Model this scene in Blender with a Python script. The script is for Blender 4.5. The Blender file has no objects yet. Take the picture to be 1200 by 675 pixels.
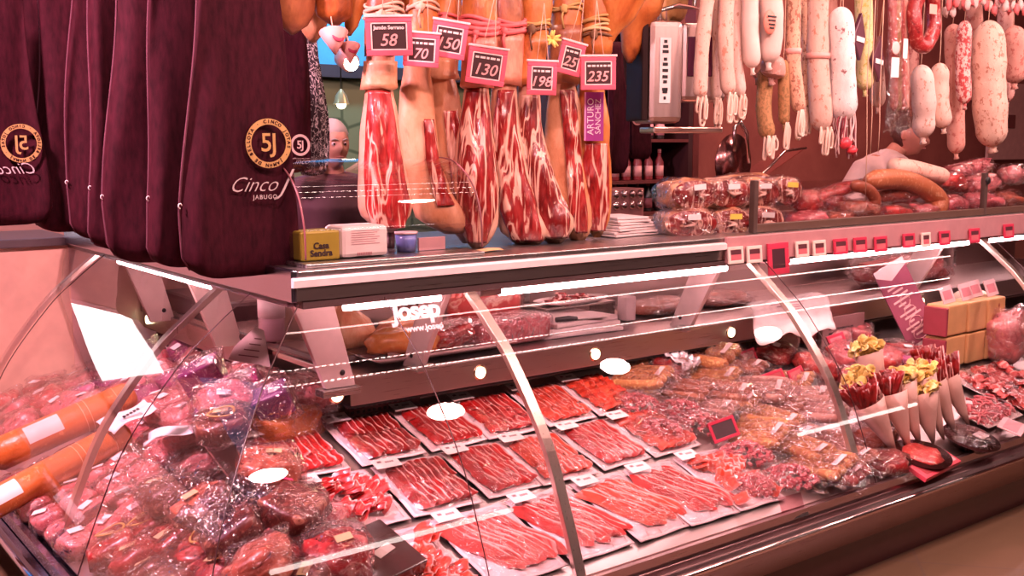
import bpy, math, random
from mathutils import Vector, Matrix, noise as mnoise
random.seed(7)
sc = bpy.context.scene
COL = sc.collection
R = math.radians
# ------------------------------------------------------------------ camera
F = 1254.0
PITCH = math.atan((337.5-167)/F); AZ = R(52.47)
CAM = Vector((0, 0, 1.6))
_fh = Vector((math.cos(AZ), math.sin(AZ), 0)); _rt = Vector((math.sin(AZ), -math.cos(AZ), 0)); _z = Vector((0, 0, 1))
_fw = _fh*math.cos(PITCH)-_z*math.sin(PITCH); _up = _fh*math.sin(PITCH)+_z*math.cos(PITCH)
cd = bpy.data.cameras.new('camera'); cam = bpy.data.objects.new('camera', cd); COL.objects.link(cam)
cd.sensor_width = 36; cd.lens = 36*F/1200; cd.clip_start = .05
cam.matrix_world = Matrix(((_rt.x, _up.x, -_fw.x, CAM.x), (_rt.y, _up.y, -_fw.y, CAM.y), (_rt.z, _up.z, -_fw.z, CAM.z), (0, 0, 0, 1)))
sc.camera = cam
def ray(u, v): return _fw*F+_rt*(u-600)-_up*(v-337.5)
def P(u, v, x=None, y=None, z=None):
    r = ray(u, v)
    t = (z-CAM.z)/r.z if z is not None else ((x-CAM.x)/r.x if x is not None else (y-CAM.y)/r.y)
    return CAM+r*t
SL = .3; TILT = math.atan(SL)
def onmain(u, v, h=0):
    z0 = .335+h; r = ray(u, v); t = (z0+SL*(-2.25)-CAM.z)/(r.z-SL*r.y); return CAM+r*t
def onside(u, v, h=0):
    z0 = .335+h; r = ray(u, v); t = (z0+SL*(-.82)-CAM.z)/(r.z-SL*r.x); return CAM+r*t
def zmain(y): return .335+SL*(y-2.25)
def zside(x): return .335+SL*(x-.82)

# ------------------------------------------------------------------ materials
MATS = {}
def newmat(name):
    m = bpy.data.materials.new(name); m.use_nodes = True; nt = m.node_tree; nt.nodes.clear()
    out = nt.nodes.new('ShaderNodeOutputMaterial'); return m, nt, out
def prin(nt, out, **k):
    b = nt.nodes.new('ShaderNodeBsdfPrincipled'); nt.links.new(b.outputs[0], out.inputs[0])
    for a, v in k.items():
        b.inputs[a].default_value = v if not (isinstance(v, tuple) and len(v) == 3) else (*v, 1)
    return b
def coords(nt, scale=(1, 1, 1), kind='Object', rot=(0, 0, 0)):
    tc = nt.nodes.new('ShaderNodeTexCoord'); mp = nt.nodes.new('ShaderNodeMapping')
    mp.inputs['Scale'].default_value = scale; mp.inputs['Rotation'].default_value = rot
    # a different offset for every object so copies are not identical
    oi = nt.nodes.new('ShaderNodeObjectInfo'); mu = nt.nodes.new('ShaderNodeMath'); mu.operation = 'MULTIPLY'; mu.inputs[1].default_value = 20
    nt.links.new(oi.outputs['Random'], mu.inputs[0]); nt.links.new(mu.outputs[0], mp.inputs['Location'])
    nt.links.new(tc.outputs[kind], mp.inputs[0]); return mp.outputs[0]
def noisen(nt, vec, scale=5, detail=3, rough=.55, dist=0.):
    n = nt.nodes.new('ShaderNodeTexNoise'); n.inputs['Scale'].default_value = scale; n.inputs['Detail'].default_value = detail
    n.inputs['Roughness'].default_value = rough; n.inputs['Distortion'].default_value = dist; nt.links.new(vec, n.inputs['Vector']); return n.outputs[0]
def ramp(nt, fac, stops, interp='LINEAR'):
    r = nt.nodes.new('ShaderNodeValToRGB'); r.color_ramp.interpolation = interp
    e = r.color_ramp.elements
    while len(e) < len(stops): e.new(.5)
    for i, (p, c) in enumerate(stops):
        e[i].position = p; e[i].color = (*c, 1) if len(c) == 3 else c
    nt.links.new(fac, r.inputs[0]); return r.outputs[0]
def bump(nt, b, h, strength=.3, dist=.01, sock='Normal'):
    n = nt.nodes.new('ShaderNodeBump'); n.inputs['Strength'].default_value = strength; n.inputs['Distance'].default_value = dist
    nt.links.new(h, n.inputs['Height']); nt.links.new(n.outputs[0], b.inputs[sock])
def mix(nt, fac, a, b):
    m = nt.nodes.new('ShaderNodeMix'); m.data_type = 'RGBA'
    if isinstance(fac, float): m.inputs[0].default_value = fac
    else: nt.links.new(fac, m.inputs[0])
    for s, v in ((6, a), (7, b)):
        if isinstance(v, tuple): m.inputs[s].default_value = (*v, 1)
        else: nt.links.new(v, m.inputs[s])
    return m.outputs[2]
def mat(fn):
    def g(*a, **k):
        key = (fn.__name__, a, tuple(sorted(k.items())))
        if key not in MATS: MATS[key] = fn(*a, **k)
        return MATS[key]
    return g
@mat
def plain(c, rough=.5, metal=0., coat=0., spec=.5):
    m, nt, out = newmat('plain'); b = prin(nt, out, **{'Roughness': rough, 'Metallic': metal, 'Coat Weight': coat, 'Coat Roughness': .08, 'Specular IOR Level': spec})
    v = coords(nt, (14, 14, 14)); n = noisen(nt, v, 1, 2)
    c1 = tuple(x*.88 for x in c); nt.links.new(ramp(nt, n, [(.3, c1), (.7, c)]), b.inputs['Base Color']); return m
@mat
def steel(c=(.62, .58, .57), rough=.28, stretch=(1, 40, 40)):
    m, nt, out = newmat('brushed_steel'); b = prin(nt, out, Metallic=1., Roughness=rough, **{'Base Color': c})
    n = noisen(nt, coords(nt, stretch), 6, 3)
    nt.links.new(ramp(nt, n, [(.3, (rough*.9,)*3), (.7, (rough*1.12,)*3)]), b.inputs['Roughness']); return m
@mat
def emit(c, s):
    m, nt, out = newmat('lit'); e = nt.nodes.new('ShaderNodeEmission'); e.inputs[0].default_value = (*c, 1); e.inputs[1].default_value = s
    nt.links.new(e.outputs[0], out.inputs[0]); return m
@mat
def glass(tint=(1, 1, 1), ior=1.5, rough=.01, base=0.0, wob=0.):
    m, nt, out = newmat('clear_glass'); t = nt.nodes.new('ShaderNodeBsdfTransparent'); t.inputs[0].default_value = (*tint, 1)
    g = nt.nodes.new('ShaderNodeBsdfGlossy'); g.inputs['Roughness'].default_value = rough; g.inputs[0].default_value = (1, 1, 1, 1)
    f = nt.nodes.new('ShaderNodeLayerWeight'); f.inputs['Blend'].default_value = .5      # same reflectance from both sides of the thin sheet
    f0 = ((ior-1)/(ior+1))**2*1.35
    pw = nt.nodes.new('ShaderNodeMath'); pw.operation = 'POWER'; pw.inputs[1].default_value = 4.2; nt.links.new(f.outputs['Facing'], pw.inputs[0])
    a = nt.nodes.new('ShaderNodeMath'); a.operation = 'MULTIPLY_ADD'; a.use_clamp = True; a.inputs[1].default_value = 1-f0-base; a.inputs[2].default_value = f0+base; nt.links.new(pw.outputs[0], a.inputs[0])
    mx = nt.nodes.new('ShaderNodeMixShader'); nt.links.new(a.outputs[0], mx.inputs[0]); nt.links.new(t.outputs[0], mx.inputs[1]); nt.links.new(g.outputs[0], mx.inputs[2])
    if wob:
        n = noisen(nt, coords(nt), 20, 2, .5, 1.5); bp = nt.nodes.new('ShaderNodeBump'); bp.inputs['Strength'].default_value = wob; bp.inputs['Distance'].default_value = .02
        nt.links.new(n, bp.inputs['Height']); nt.links.new(bp.outputs[0], g.inputs['Normal']); nt.links.new(bp.outputs[0], f.inputs['Normal'])
    nt.links.new(mx.outputs[0], out.inputs[0]); return m
def film(): return glass((.97, .93, .94), 1.38, .12, .035, .9)
def bagfilm(): return glass((.93, .88, .9), 1.42, .07, .06, 2.0)
@mat
def meat(kind='red', scale=1.):
    """cured meat: red muscle with cream fat seams, glossy"""
    pal = {'red': ((.36, .012, .014), (.62, .05, .045), (.85, .42, .33)), 'deep': ((.16, .008, .01), (.36, .02, .022), (.72, .3, .24)),
           'pink': ((.55, .10, .12), (.8, .26, .26), (.92, .62, .58)), 'purple': ((.22, .03, .10), (.45, .07, .2), (.75, .38, .5)),
           'brown': ((.05, .010, .008), (.16, .03, .022), (.45, .18, .12)), 'orange': ((.6, .12, .02), (.82, .26, .06), (.9, .5, .2)),
           'loin': ((.28, .05, .03), (.5, .12, .07), (.75, .4, .3)), 'rose': ((.48, .05, .07), (.72, .15, .17), (.9, .5, .48))}[kind]
    m, nt, out = newmat(kind+'_cured_meat'); b = prin(nt, out, Roughness=.38, **{'Coat Weight': .5, 'Coat Roughness': .12, 'Subsurface Weight': .0})
    v = coords(nt); n = noisen(nt, v, 14*scale, 4, .6, .8); n2 = noisen(nt, v, 60*scale, 2)
    c = ramp(nt, n, [(.30, pal[0]), (.5, pal[1]), (.60, pal[1]), (.66, pal[2]), (.72, pal[1])])
    nt.links.new(mix(nt, ramp(nt, n2, [(.55, (0,)*3), (.75, (.5,)*3)]), c, pal[2]), b.inputs['Base Color'])
    bump(nt, b, n, .35, .01); bump(nt, b, noisen(nt, v, 22, 2, .5, 1.), .5, .012, 'Coat Normal'); return m
@mat
def hamcut(seed=0, fatty=.5, red=(.33, .012, .012)):
    """the cut face of a ham: red lean with long fat veins that run down the ham"""
    m, nt, out = newmat('ham_cut_face'); b = prin(nt, out, Roughness=.36, **{'Coat Weight': .35, 'Coat Roughness': .15})
    v = coords(nt, (1, 1, .13)); n = noisen(nt, v, 17, 3, .5, 1.3); n3 = noisen(nt, v, 90, 2, .6)
    v2 = coords(nt, (1, 1, .32)); n2 = noisen(nt, v2, 42, 3, .6, .6)
    fat = (.86, .50, .38)
    lo = .64-.08*fatty
    f1 = ramp(nt, n, [(lo-.075, (0,)*3), (lo-.045, (1,)*3), (lo+.0, (1,)*3), (lo+.03, (0,)*3)])
    base = ramp(nt, n2, [(.3, tuple(x*.45 for x in red)), (.5, red), (.72, (min(1, red[0]*1.5), red[1]*4, red[2]*3.6))])
    c = mix(nt, f1, base, fat); c = mix(nt, ramp(nt, n3, [(.6, (0,)*3), (.72, (.55,)*3)]), c, fat)
    nt.links.new(c, b.inputs['Base Color']); bump(nt, b, n, .5, .012); return m
@mat
def hamskin(a=(.62, .25, .10), c=(.85, .45, .25), fleck=(.30, .08, .03)):
    m, nt, out = newmat('ham_rind'); b = prin(nt, out, Roughness=.42, **{'Coat Weight': .3, 'Coat Roughness': .25})
    v = coords(nt, (1, 1, .5)); n = noisen(nt, v, 9, 5, .65, .6); n2 = noisen(nt, v, 40, 3, .6)
    col = ramp(nt, n, [(.28, fleck), (.42, a), (.66, c)])
    nt.links.new(mix(nt, ramp(nt, n2, [(.6, (0,)*3), (.8, (.45,)*3)]), col, fleck), b.inputs['Base Color']); bump(nt, b, n2, .4, .008); return m
@mat
def salami(base=(.80, .62, .50), spot=(.35, .10, .06), amount=.5, fine=55., rough=.75):
    m, nt, out = newmat('salami_casing'); b = prin(nt, out, Roughness=rough)
    v = coords(nt, (1, 1, .7)); n = noisen(nt, v, fine, 4, .7); n2 = noisen(nt, v, 16, 5, .7)
    p = .62-.14*amount
    c = mix(nt, ramp(nt, n2, [(.35, (.55,)*3), (.65, (0,)*3)]), base, tuple(base[i]*.58+spot[i]*.28 for i in range(3)))
    nt.links.new(mix(nt, ramp(nt, n, [(p, (0,)*3), (p+.05, (1,)*3)]), c, spot), b.inputs['Base Color']); bump(nt, b, n, .6, .006); return m
@mat
def slicemat(kind='red'):
    pal = {'red': ((.34, .004, .006), (.58, .018, .018)), 'orange': ((.50, .022, .010), (.70, .07, .03)), 'dark': ((.18, .004, .005), (.38, .014, .013)), 'pinkish': ((.42, .02, .02), (.64, .07, .06))}[kind]
    m, nt, out = newmat('sliced_ham'); b = prin(nt, out, Roughness=.34, **{'Coat Weight': .6, 'Coat Roughness': .1})
    at = nt.nodes.new('ShaderNodeAttribute'); at.attribute_name = 'fat'
    v = coords(nt, (1, .35, 1)); n = noisen(nt, v, 40, 3, .6, 1.)
    a = nt.nodes.new('ShaderNodeMath'); a.operation = 'MULTIPLY_ADD'; a.inputs[1].default_value = .9; nt.links.new(n, a.inputs[0]); nt.links.new(at.outputs['Fac'], a.inputs[2]); a.inputs[1].default_value = .8
    base = ramp(nt, noisen(nt, coords(nt), 25, 3), [(.35, pal[0]), (.65, pal[1])])
    nt.links.new(mix(nt, ramp(nt, a.outputs[0], [(.54, (0,)*3), (.84, (1,)*3)]), base, (.90, .46, .42)), b.inputs['Base Color'])
    bump(nt, b, n, .2, .003); bump(nt, b, noisen(nt, coords(nt), 20, 2, .5, 1.), .4, .01, 'Coat Normal'); return m
@mat
def cloth(c=(.024, .0025, .006), c2=(.052, .006, .013)):
    m, nt, out = newmat('dark_felt_cloth'); b = prin(nt, out, Roughness=.8, **{'Specular IOR Level': .12, 'Sheen Weight': .06, 'Sheen Roughness': .4, 'Sheen Tint': (.9, .12, .22, 1)})
    n = noisen(nt, coords(nt, (1, 1, .3)), 60, 3); nt.links.new(ramp(nt, n, [(.3, c), (.7, c2)]), b.inputs['Base Color']); bump(nt, b, noisen(nt, coords(nt), 300, 2), .25, .002); return m
@mat
def wallpaint(c=(.05, .4, .75), c2=(.04, .3, .62), rough=.7):
    m, nt, out = newmat('painted_wall'); b = prin(nt, out, Roughness=rough)
    n = noisen(nt, coords(nt), 3, 5); nt.links.new(ramp(nt, n, [(.35, c2), (.65, c)]), b.inputs['Base Color']); bump(nt, b, noisen(nt, coords(nt), 30, 4), .15, .01); return m
@mat
def tilefloor():
    m, nt, out = newmat('beige_floor_tile'); b = prin(nt, out, Roughness=.35)
    v = coords(nt, (1, 1, 1), 'Object', (0, 0, R(-42)))
    tc = nt.nodes.new('ShaderNodeTexCoord'); mp = nt.nodes.new('ShaderNodeMapping'); mp.inputs['Rotation'].default_value = (0, 0, R(-41)); mp.inputs['Location'].default_value = (.17, .13, 0); nt.links.new(tc.outputs['Object'], mp.inputs[0])
    br = nt.nodes.new('ShaderNodeTexBrick'); br.offset = 0; br.inputs['Scale'].default_value = 1; br.inputs['Mortar Size'].default_value = .006; br.inputs['Brick Width'].default_value = .62; br.inputs['Row Height'].default_value = .62
    br.inputs['Color1'].default_value = (.19, .115, .065, 1); br.inputs['Color2'].default_value = (.175, .105, .06, 1); br.inputs['Mortar'].default_value = (.16, .10, .07, 1)
    nt.links.new(mp.outputs[0], br.inputs['Vector']); n = noisen(nt, coords(nt), 9, 5)
    nt.links.new(mix(nt, ramp(nt, n, [(.35, (.25,)*3), (.7, (0,)*3)]), br.outputs[0], (.14, .085, .05)), b.inputs['Base Color']); return m
@mat
def quilted():
    m, nt, out = newmat('diamond_green_paper'); b = prin(nt, out, Roughness=.7)
    ck = nt.nodes.new('ShaderNodeTexVoronoi'); ck.feature = 'DISTANCE_TO_EDGE'; ck.inputs['Scale'].default_value = 4.; ck.inputs['Randomness'].default_value = .35
    nt.links.new(coords(nt), ck.inputs['Vector'])
    nt.links.new(ramp(nt, ck.outputs['Distance'], [(.02, (.06, .09, .04)), (.06, (.16, .2, .1))]), b.inputs['Base Color']); return m
@mat
def script_print():
    m, nt, out = newmat('black_cloth_with_white_scrawl'); b = prin(nt, out, Roughness=.8)
    v = coords(nt, (1, 1, .55), 'Object', (0, R(25), 0)); n = noisen(nt, v, 34, 2, .5, 2.5)
    nt.links.new(ramp(nt, n, [(.46, (.03, .012, .02)), (.485, (.75, .6, .62)), (.515, (.75, .6, .62)), (.54, (.03, .012, .02))]), b.inputs['Base Color']); return m

STEEL = steel(); PINKPL = plain((.78, .14, .22), .35, 0., .3); WHITEPL = plain((.85, .78, .76), .4)
BLACK = plain((.015, .012, .014), .4); CARD = plain((.86, .80, .78), .6); REDPL = plain((.72, .05, .11), .35, 0., .3)

# ------------------------------------------------------------------ mesh helpers
class MB:
    def __init__(s): s.v = []; s.f = []; s.a = []
    def add(s, vs, fs, att=None):
        o = len(s.v); s.v += [tuple(p) for p in vs]; s.f += [tuple(i+o for i in f) for f in fs]
        s.a += (att if att else [0.]*len(vs)); return s
    def box(s, cx, cy, cz, sx, sy, sz, M=None):
        vs = [Vector((cx+sx*.5*a, cy+sy*.5*b, cz+sz*.5*c)) for a in (-1, 1) for b in (-1, 1) for c in (-1, 1)]
        if M is not None: vs = [M @ p for p in vs]
        return s.add(vs, [(0, 1, 3, 2), (4, 6, 7, 5), (0, 4, 5, 1), (2, 3, 7, 6), (0, 2, 6, 4), (1, 5, 7, 3)])
    def bx(s, x0, x1, y0, y1, z0, z1): return s.box((x0+x1)/2, (y0+y1)/2, (z0+z1)/2, abs(x1-x0), abs(y1-y0), abs(z1-z0))
    def rings(s, rr, cap=True, closed=True):
        n = len(rr[0]); o = len(s.v); vs = [p for r in rr for p in r]; fs = []
        for i in range(len(rr)-1):
            for j in range(n if closed else n-1):
                k = (j+1) % n; fs.append((i*n+j, i*n+k, (i+1)*n+k, (i+1)*n+j))
        if cap and closed: fs.append(tuple(range(n))[::-1]); fs.append(tuple((len(rr)-1)*n+j for j in range(n)))
        return s.add(vs, fs)
    def tube(s, pts, r, n=8, cap=True):
        pts = [Vector(p) for p in pts]; rr = []; rad = r if isinstance(r, (list, tuple)) else [r]*len(pts)
        up = Vector((0, 0, 1)); prev = None
        for i, p in enumerate(pts):
            t = (pts[min(i+1, len(pts)-1)]-pts[max(i-1, 0)]).normalized()
            if prev is None: a = t.orthogonal().normalized()
            else: a = (prev-t*prev.dot(t)); a = a.normalized() if a.length > 1e-6 else t.orthogonal().normalized()
            prev = a; b = t.cross(a)
            rr.append([p+(a*math.cos(2*math.pi*j/n)+b*math.sin(2*math.pi*j/n))*rad[i] for j in range(n)])
        return s.rings(rr, cap)
    def sheet(s, fn, nu, nv, att=None):
        vs = [fn(i/nu, j/nv) for j in range(nv+1) for i in range(nu+1)]
        fs = [(j*(nu+1)+i, j*(nu+1)+i+1, (j+1)*(nu+1)+i+1, (j+1)*(nu+1)+i) for j in range(nv) for i in range(nu)]
        return s.add(vs, fs, [att(i/nu, j/nv) for j in range(nv+1) for i in range(nu+1)] if att else None)
    def ball(s, c, r, n=12, m=8, nz=0, seed=0, pw=1.):
        c = Vector(c); r = r if isinstance(r, (tuple, list)) else (r, r, r); rr = []
        def q(x): return math.copysign(abs(x)**pw, x)
        for i in range(m+1):
            th = math.pi*(i+.001*(i == 0)-.001*(i == m))/m; ring = []
            for j in range(n):
                ph = 2*math.pi*j/n; d = Vector((q(math.sin(th))*q(math.cos(ph)), q(math.sin(th))*q(math.sin(ph)), -q(math.cos(th))))
                k = 1+nz*mnoise.noise(d*1.7+Vector((seed*3.1, seed, 0)))
                ring.append(c+Vector((d.x*r[0]*k, d.y*r[1]*k, d.z*r[2]*k)))
            rr.append(ring)
        return s.rings(rr)
    def build(s, name, m, parent=None, smooth=True, world=False, bevel=0, solid=0, sub=0):
        vs = s.v
        if world and parent is not None:
            o = parent.matrix_basis.inverted() if world != 'p' else None
            vs = [tuple(o @ Vector(p)) for p in vs]
        me = bpy.data.meshes.new(name); me.from_pydata(vs, [], s.f); me.update()
        if any(s.a): at = me.attributes.new('fat', 'FLOAT', 'POINT'); at.data.foreach_set('value', s.a)
        me.materials.append(m)
        if smooth: me.polygons.foreach_set('use_smooth', [True]*len(me.polygons))
        o = bpy.data.objects.new(name, me); COL.objects.link(o)
        if parent is not None: o.parent = parent
        if solid: k = o.modifiers.new('t', 'SOLIDIFY'); k.thickness = solid; k.offset = 0
        if sub: k = o.modifiers.new('s', 'SUBSURF'); k.levels = sub; k.render_levels = sub
        if bevel: k = o.modifiers.new('b', 'BEVEL'); k.width = bevel; k.segments = 2; k.limit_method = 'ANGLE'
        return o
def tag(o, label, cat, group=None, kind=None):
    o['label'] = label; o['category'] = cat
    if group: o['group'] = group
    if kind: o['kind'] = kind
    return o
def thing(name, label, cat, loc=(0, 0, 0), rot=(0, 0, 0), group=None):
    o = bpy.data.objects.new(name, None); COL.objects.link(o); o.empty_display_size = .05
    o.location = loc; o.rotation_euler = rot; o.matrix_basis = Matrix.LocRotScale(Vector(loc), o.rotation_euler, None)
    return tag(o, label, cat, group)
def struct(name, mb, m, **k):
    o = mb.build(name, m, **k); o['kind'] = 'structure'; return o
def text(s, size, m, parent, M, name='lettering', shear=0., extrude=.0006, bold=0., align='CENTER', spacing=1.):
    cu = bpy.data.curves.new(name, 'FONT'); cu.body = s; cu.size = size; cu.align_x = align; cu.align_y = 'CENTER'; cu.extrude = extrude
    cu.shear = shear; cu.offset = bold; cu.space_character = spacing; cu.resolution_u = 3
    t = bpy.data.objects.new(name, cu); COL.objects.link(t)
    dg = bpy.context.evaluated_depsgraph_get(); me = bpy.data.meshes.new_from_object(t.evaluated_get(dg)); bpy.data.objects.remove(t)
    me.transform(M); me.materials.clear(); me.materials.append(m); o = bpy.data.objects.new(name, me); COL.objects.link(o); o.parent = parent; return o
XZ = Matrix.Rotation(R(90), 4, 'X')          # letters standing up, facing -Y
def catmull(pts, n=6):
    pts = [tuple(p) if hasattr(p, '__len__') else (p,) for p in pts]; out = []
    for i in range(len(pts)-1):
        p0 = pts[max(i-1, 0)]; p1 = pts[i]; p2 = pts[i+1]; p3 = pts[min(i+2, len(pts)-1)]
        for k in range(n):
            t = k/n; out.append(tuple(.5*(2*b+(c-a)*t+(2*a-5*b+4*c-d)*t*t+(3*b-a-3*c+d)*t**3) for a, b, c, d in zip(p0, p1, p2, p3)))
    return out+[pts[-1]]

# ------------------------------------------------------------------ the room
fl = MB().bx(-6, 13, -5, 12, -.05, 0); struct('floor', fl, tilefloor(), smooth=False)
struct('wall_back', MB().bx(5.05, 13, 6.0, 6.15, 0, 3.6), wallpaint((.30, .085, .07), (.22, .055, .048)), smooth=False)
struct('wall_alcove', MB().bx(2.0, 5.05, 6.4, 6.5, 0, 2.02), quilted(), smooth=False)
struct('trim_1', MB().bx(1.9, 5.05, 6.3, 6.5, 2.02, 2.10), plain((.02, .03, .05), .5), smooth=False)
struct('wall_upper', MB().bx(-3, 5.05, 6.35, 6.5, 2.10, 3.6), wallpaint(), smooth=False)
struct('wall_left', MB().bx(-3, 2.0, 6.3, 6.45, 0, 2.10), wallpaint((.52, .24, .19), (.44, .19, .15)), smooth=False)
struct('window_1', MB().bx(.28, .92, 6.27, 6.30, .95, 1.85), emit((1, .93, .93), 5.), smooth=False)
struct('trim_3', MB().bx(.23, .28, 6.24, 6.30, .9, 1.9).bx(.92, .97, 6.24, 6.30, .9, 1.9).bx(.28, .92, 6.24, 6.30, .9, .95).bx(.28, .92, 6.24, 6.30, 1.85, 1.9), plain((.5, .3, .27), .5), smooth=False)
struct('trim_2', MB().bx(2.72, 2.9, 6.2, 6.4, 0, 3.6), wallpaint((.25, .62, .82), (.2, .55, .78)), smooth=False)
struct('wall_right', MB().bx(13.0, 13.15, -5, 6.0, 0, 3.6), wallpaint((.50, .22, .17), (.42, .17, .12)), smooth=False)
struct('ceiling', MB().bx(-3, 13, -3.4, 6.5, 3.6, 3.7), wallpaint((.18, .12, .12), (.14, .09, .09)), smooth=False)

# ------------------------------------------------------------------ display cases
CX, CY = 1.376, 2.805          # corner of the slab
PROF = catmull([(0, 1.135), (.055, 1.093), (.125, 1.036), (.235, .937), (.405, .72), (.500, .52), (.575, .325)], 6)   # (outward, z)
XR = 7.2; YB = 5.15
G_ = glass((.985, .965, .965), 1.5, .0, .0)
case = thing('display_case', 'long steel deli display case with curved glass and stone-grey rail running right from the corner', 'display case', (CX, CY, 0))
def B(mb, name, m, **k): return mb.build(name, m, case, world=True, **k)
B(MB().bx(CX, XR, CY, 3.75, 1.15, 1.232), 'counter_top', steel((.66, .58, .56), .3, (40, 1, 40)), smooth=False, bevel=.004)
es = MB(); es.rings([[Vector((x, CY-.018, 1.186)), Vector((x, CY+.0, 1.184)), Vector((x, CY+.0, 1.213)), Vector((x, CY-.008, 1.213)), Vector((x, CY-.018, 1.207))] for x in (CX-.022, 3.20)]); B(es, 'edge_strip', plain((.95, .80, .78), .3, 0., .6), smooth=False)  # pale gloss colour stands in for lamps reflected by the steel strip
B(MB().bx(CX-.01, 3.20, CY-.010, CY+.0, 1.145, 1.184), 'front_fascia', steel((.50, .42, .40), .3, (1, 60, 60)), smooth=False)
B(MB().bx(3.20, XR, CY-.018, CY+.0, 1.13, 1.234), 'ticket_rail', plain((.62, .30, .31), .35, 0., .5), smooth=False, bevel=.004)
B(MB().bx(CX+.01, XR, CY-.006, CY+.05, 1.120, 1.145), 'glass_clamp', plain((.10, .06, .06), .4), smooth=False, bevel=.003)
# deck (sloping) + riser + ledge
def quad(a, b, c, d): return MB().add([a, b, c, d], [(0, 1, 2, 3)])
yb = 3.30
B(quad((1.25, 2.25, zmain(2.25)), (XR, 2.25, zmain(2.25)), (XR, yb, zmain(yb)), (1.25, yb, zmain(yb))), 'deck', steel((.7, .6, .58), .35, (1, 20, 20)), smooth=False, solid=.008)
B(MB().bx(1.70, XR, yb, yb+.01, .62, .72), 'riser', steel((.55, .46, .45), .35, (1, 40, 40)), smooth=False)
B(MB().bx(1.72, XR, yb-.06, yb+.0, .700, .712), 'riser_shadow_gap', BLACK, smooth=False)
LY = 3.14
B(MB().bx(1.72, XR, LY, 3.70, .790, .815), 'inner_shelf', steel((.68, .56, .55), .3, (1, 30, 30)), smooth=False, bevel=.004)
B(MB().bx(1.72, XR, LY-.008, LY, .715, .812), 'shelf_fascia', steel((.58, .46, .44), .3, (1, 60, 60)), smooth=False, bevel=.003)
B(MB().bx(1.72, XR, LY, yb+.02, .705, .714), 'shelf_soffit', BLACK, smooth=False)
B(MB().bx(1.72, XR, 3.70, 3.74, .80, 1.15), 'rear_door', steel((.50, .36, .34), .32, (1, 30, 30)), smooth=False)
for x in (2.9, 4.1, 5.3, 6.4): B(MB().bx(x, x+.03, 3.685, 3.70, .82, 1.14), 'door_stile', STEEL, smooth=False)
# base body
B(MB().bx(.9, XR, 2.33, 3.74, .02, .30), 'body_panel', plain((.13, .05, .05), .35, 0., .3), smooth=False)
B(MB().bx(.80, XR, 2.262, 2.33, .0, .245), 'skirt', plain((.11, .028, .032), .3, 0., .5), smooth=False)
rail_prof = [(2.262, .12), (2.200, .235), (2.176, .25), (2.168, .275), (2.180, .297), (2.214, .300), (2.226, .318), (2.262, .322), (2.262, .12)]
mr = MB(); mr.rings([[Vector((x, y, z)) for y, z in rail_prof[:-1]] for x in (.74, XR)]); B(mr, 'bumper_rail', steel((.52, .33, .33), .3, (1, 50, 50)), smooth=False, bevel=.004)
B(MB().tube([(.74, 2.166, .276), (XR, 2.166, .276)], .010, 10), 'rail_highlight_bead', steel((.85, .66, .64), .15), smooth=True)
B(MB().bx(.8, XR, 2.21, 2.226, .318, .345), 'glass_channel', steel((.62, .46, .46), .3), smooth=False)
# glass panels, mitred at the corner
def main_glass(x0, x1, mitre=False):
    def f(u, v):
        k = v*(len(PROF)-1); i = min(int(k), len(PROF)-2); t = k-i; o = PROF[i][0]*(1-t)+PROF[i+1][0]*t; z = PROF[i][1]*(1-t)+PROF[i+1][1]*t
        a = (CX-o) if mitre else x0
        return (a+(x1-a)*u, CY-o, z)
    return MB().sheet(f, 6, len(PROF)-1)
JX = [1.66, 3.43, 5.19, XR]
for i, x1 in enumerate(JX):
    x0 = JX[i-1] if i else CX
    g = B(main_glass(x0+.002, x1-.002, i == 0), 'glass_pane', G_)
    e = MB(); e.tube([(x1 if True else 0, CY-o-.001, z) for o, z in PROF], .0018, 5); B(e, 'pane_joint', plain((.06, .015, .015), .3))
e = MB(); e.tube([(CX-o-.001, CY-o-.001, z) for o, z in PROF], .002, 5); B(e, 'corner_joint', plain((.05, .015, .015), .3))
def rib_mesh(pfn, w=.036, th=.02):
    mb = MB(); rr = []
    for i, (o, z) in enumerate(PROF):
        o = o-.012
        a = PROF[max(i-1, 0)]; c = PROF[min(i+1, len(PROF)-1)]; t = Vector((c[0]-a[0], c[1]-a[1])).normalized(); n = Vector((t.y, -t.x))
        if n.x > 0: n = -n
        rr.append([pfn(o, z, -w/2), pfn(o, z, w/2), pfn(o+n.x*th, z+n.y*th, w/2), pfn(o+n.x*th, z+n.y*th, -w/2)])
    mb.rings(rr); return mb
for x in (1.985, 3.372, 5.12): B(rib_mesh(lambda o, z, s, x=x: (x+s, CY-o, z)), 'support_rib', steel((.82, .66, .58), .3, (40, 40, 1)), smooth=False, bevel=.002)
# white angled brackets that carry the slab
def bracket(x):
    mb = MB(); y0, y1 = 2.90, 3.10
    vs = [(x-.012, y0, 1.14), (x-.012, y0+.15, 1.14), (x-.012, y1+.11, .80), (x-.012, y1, .80)]
    mb.rings([[Vector(p) for p in vs], [Vector((p[0]+.024, p[1], p[2])) for p in vs]]); return mb
for x in (1.98, 3.33, 5.0):
    b_ = B(bracket(x), 'bracket', plain((.86, .62, .60), .35), smooth=False, bevel=.003)
    B(MB().bx(x-.04, x+.05, 3.06, 3.135, .815, .83), 'bracket_foot', STEEL, smooth=False, bevel=.003)
    B(MB().ball((x-.014, 3.14, .86), (.004, .010, .010), 10, 6), 'bracket_bolt', BLACK)
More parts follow.
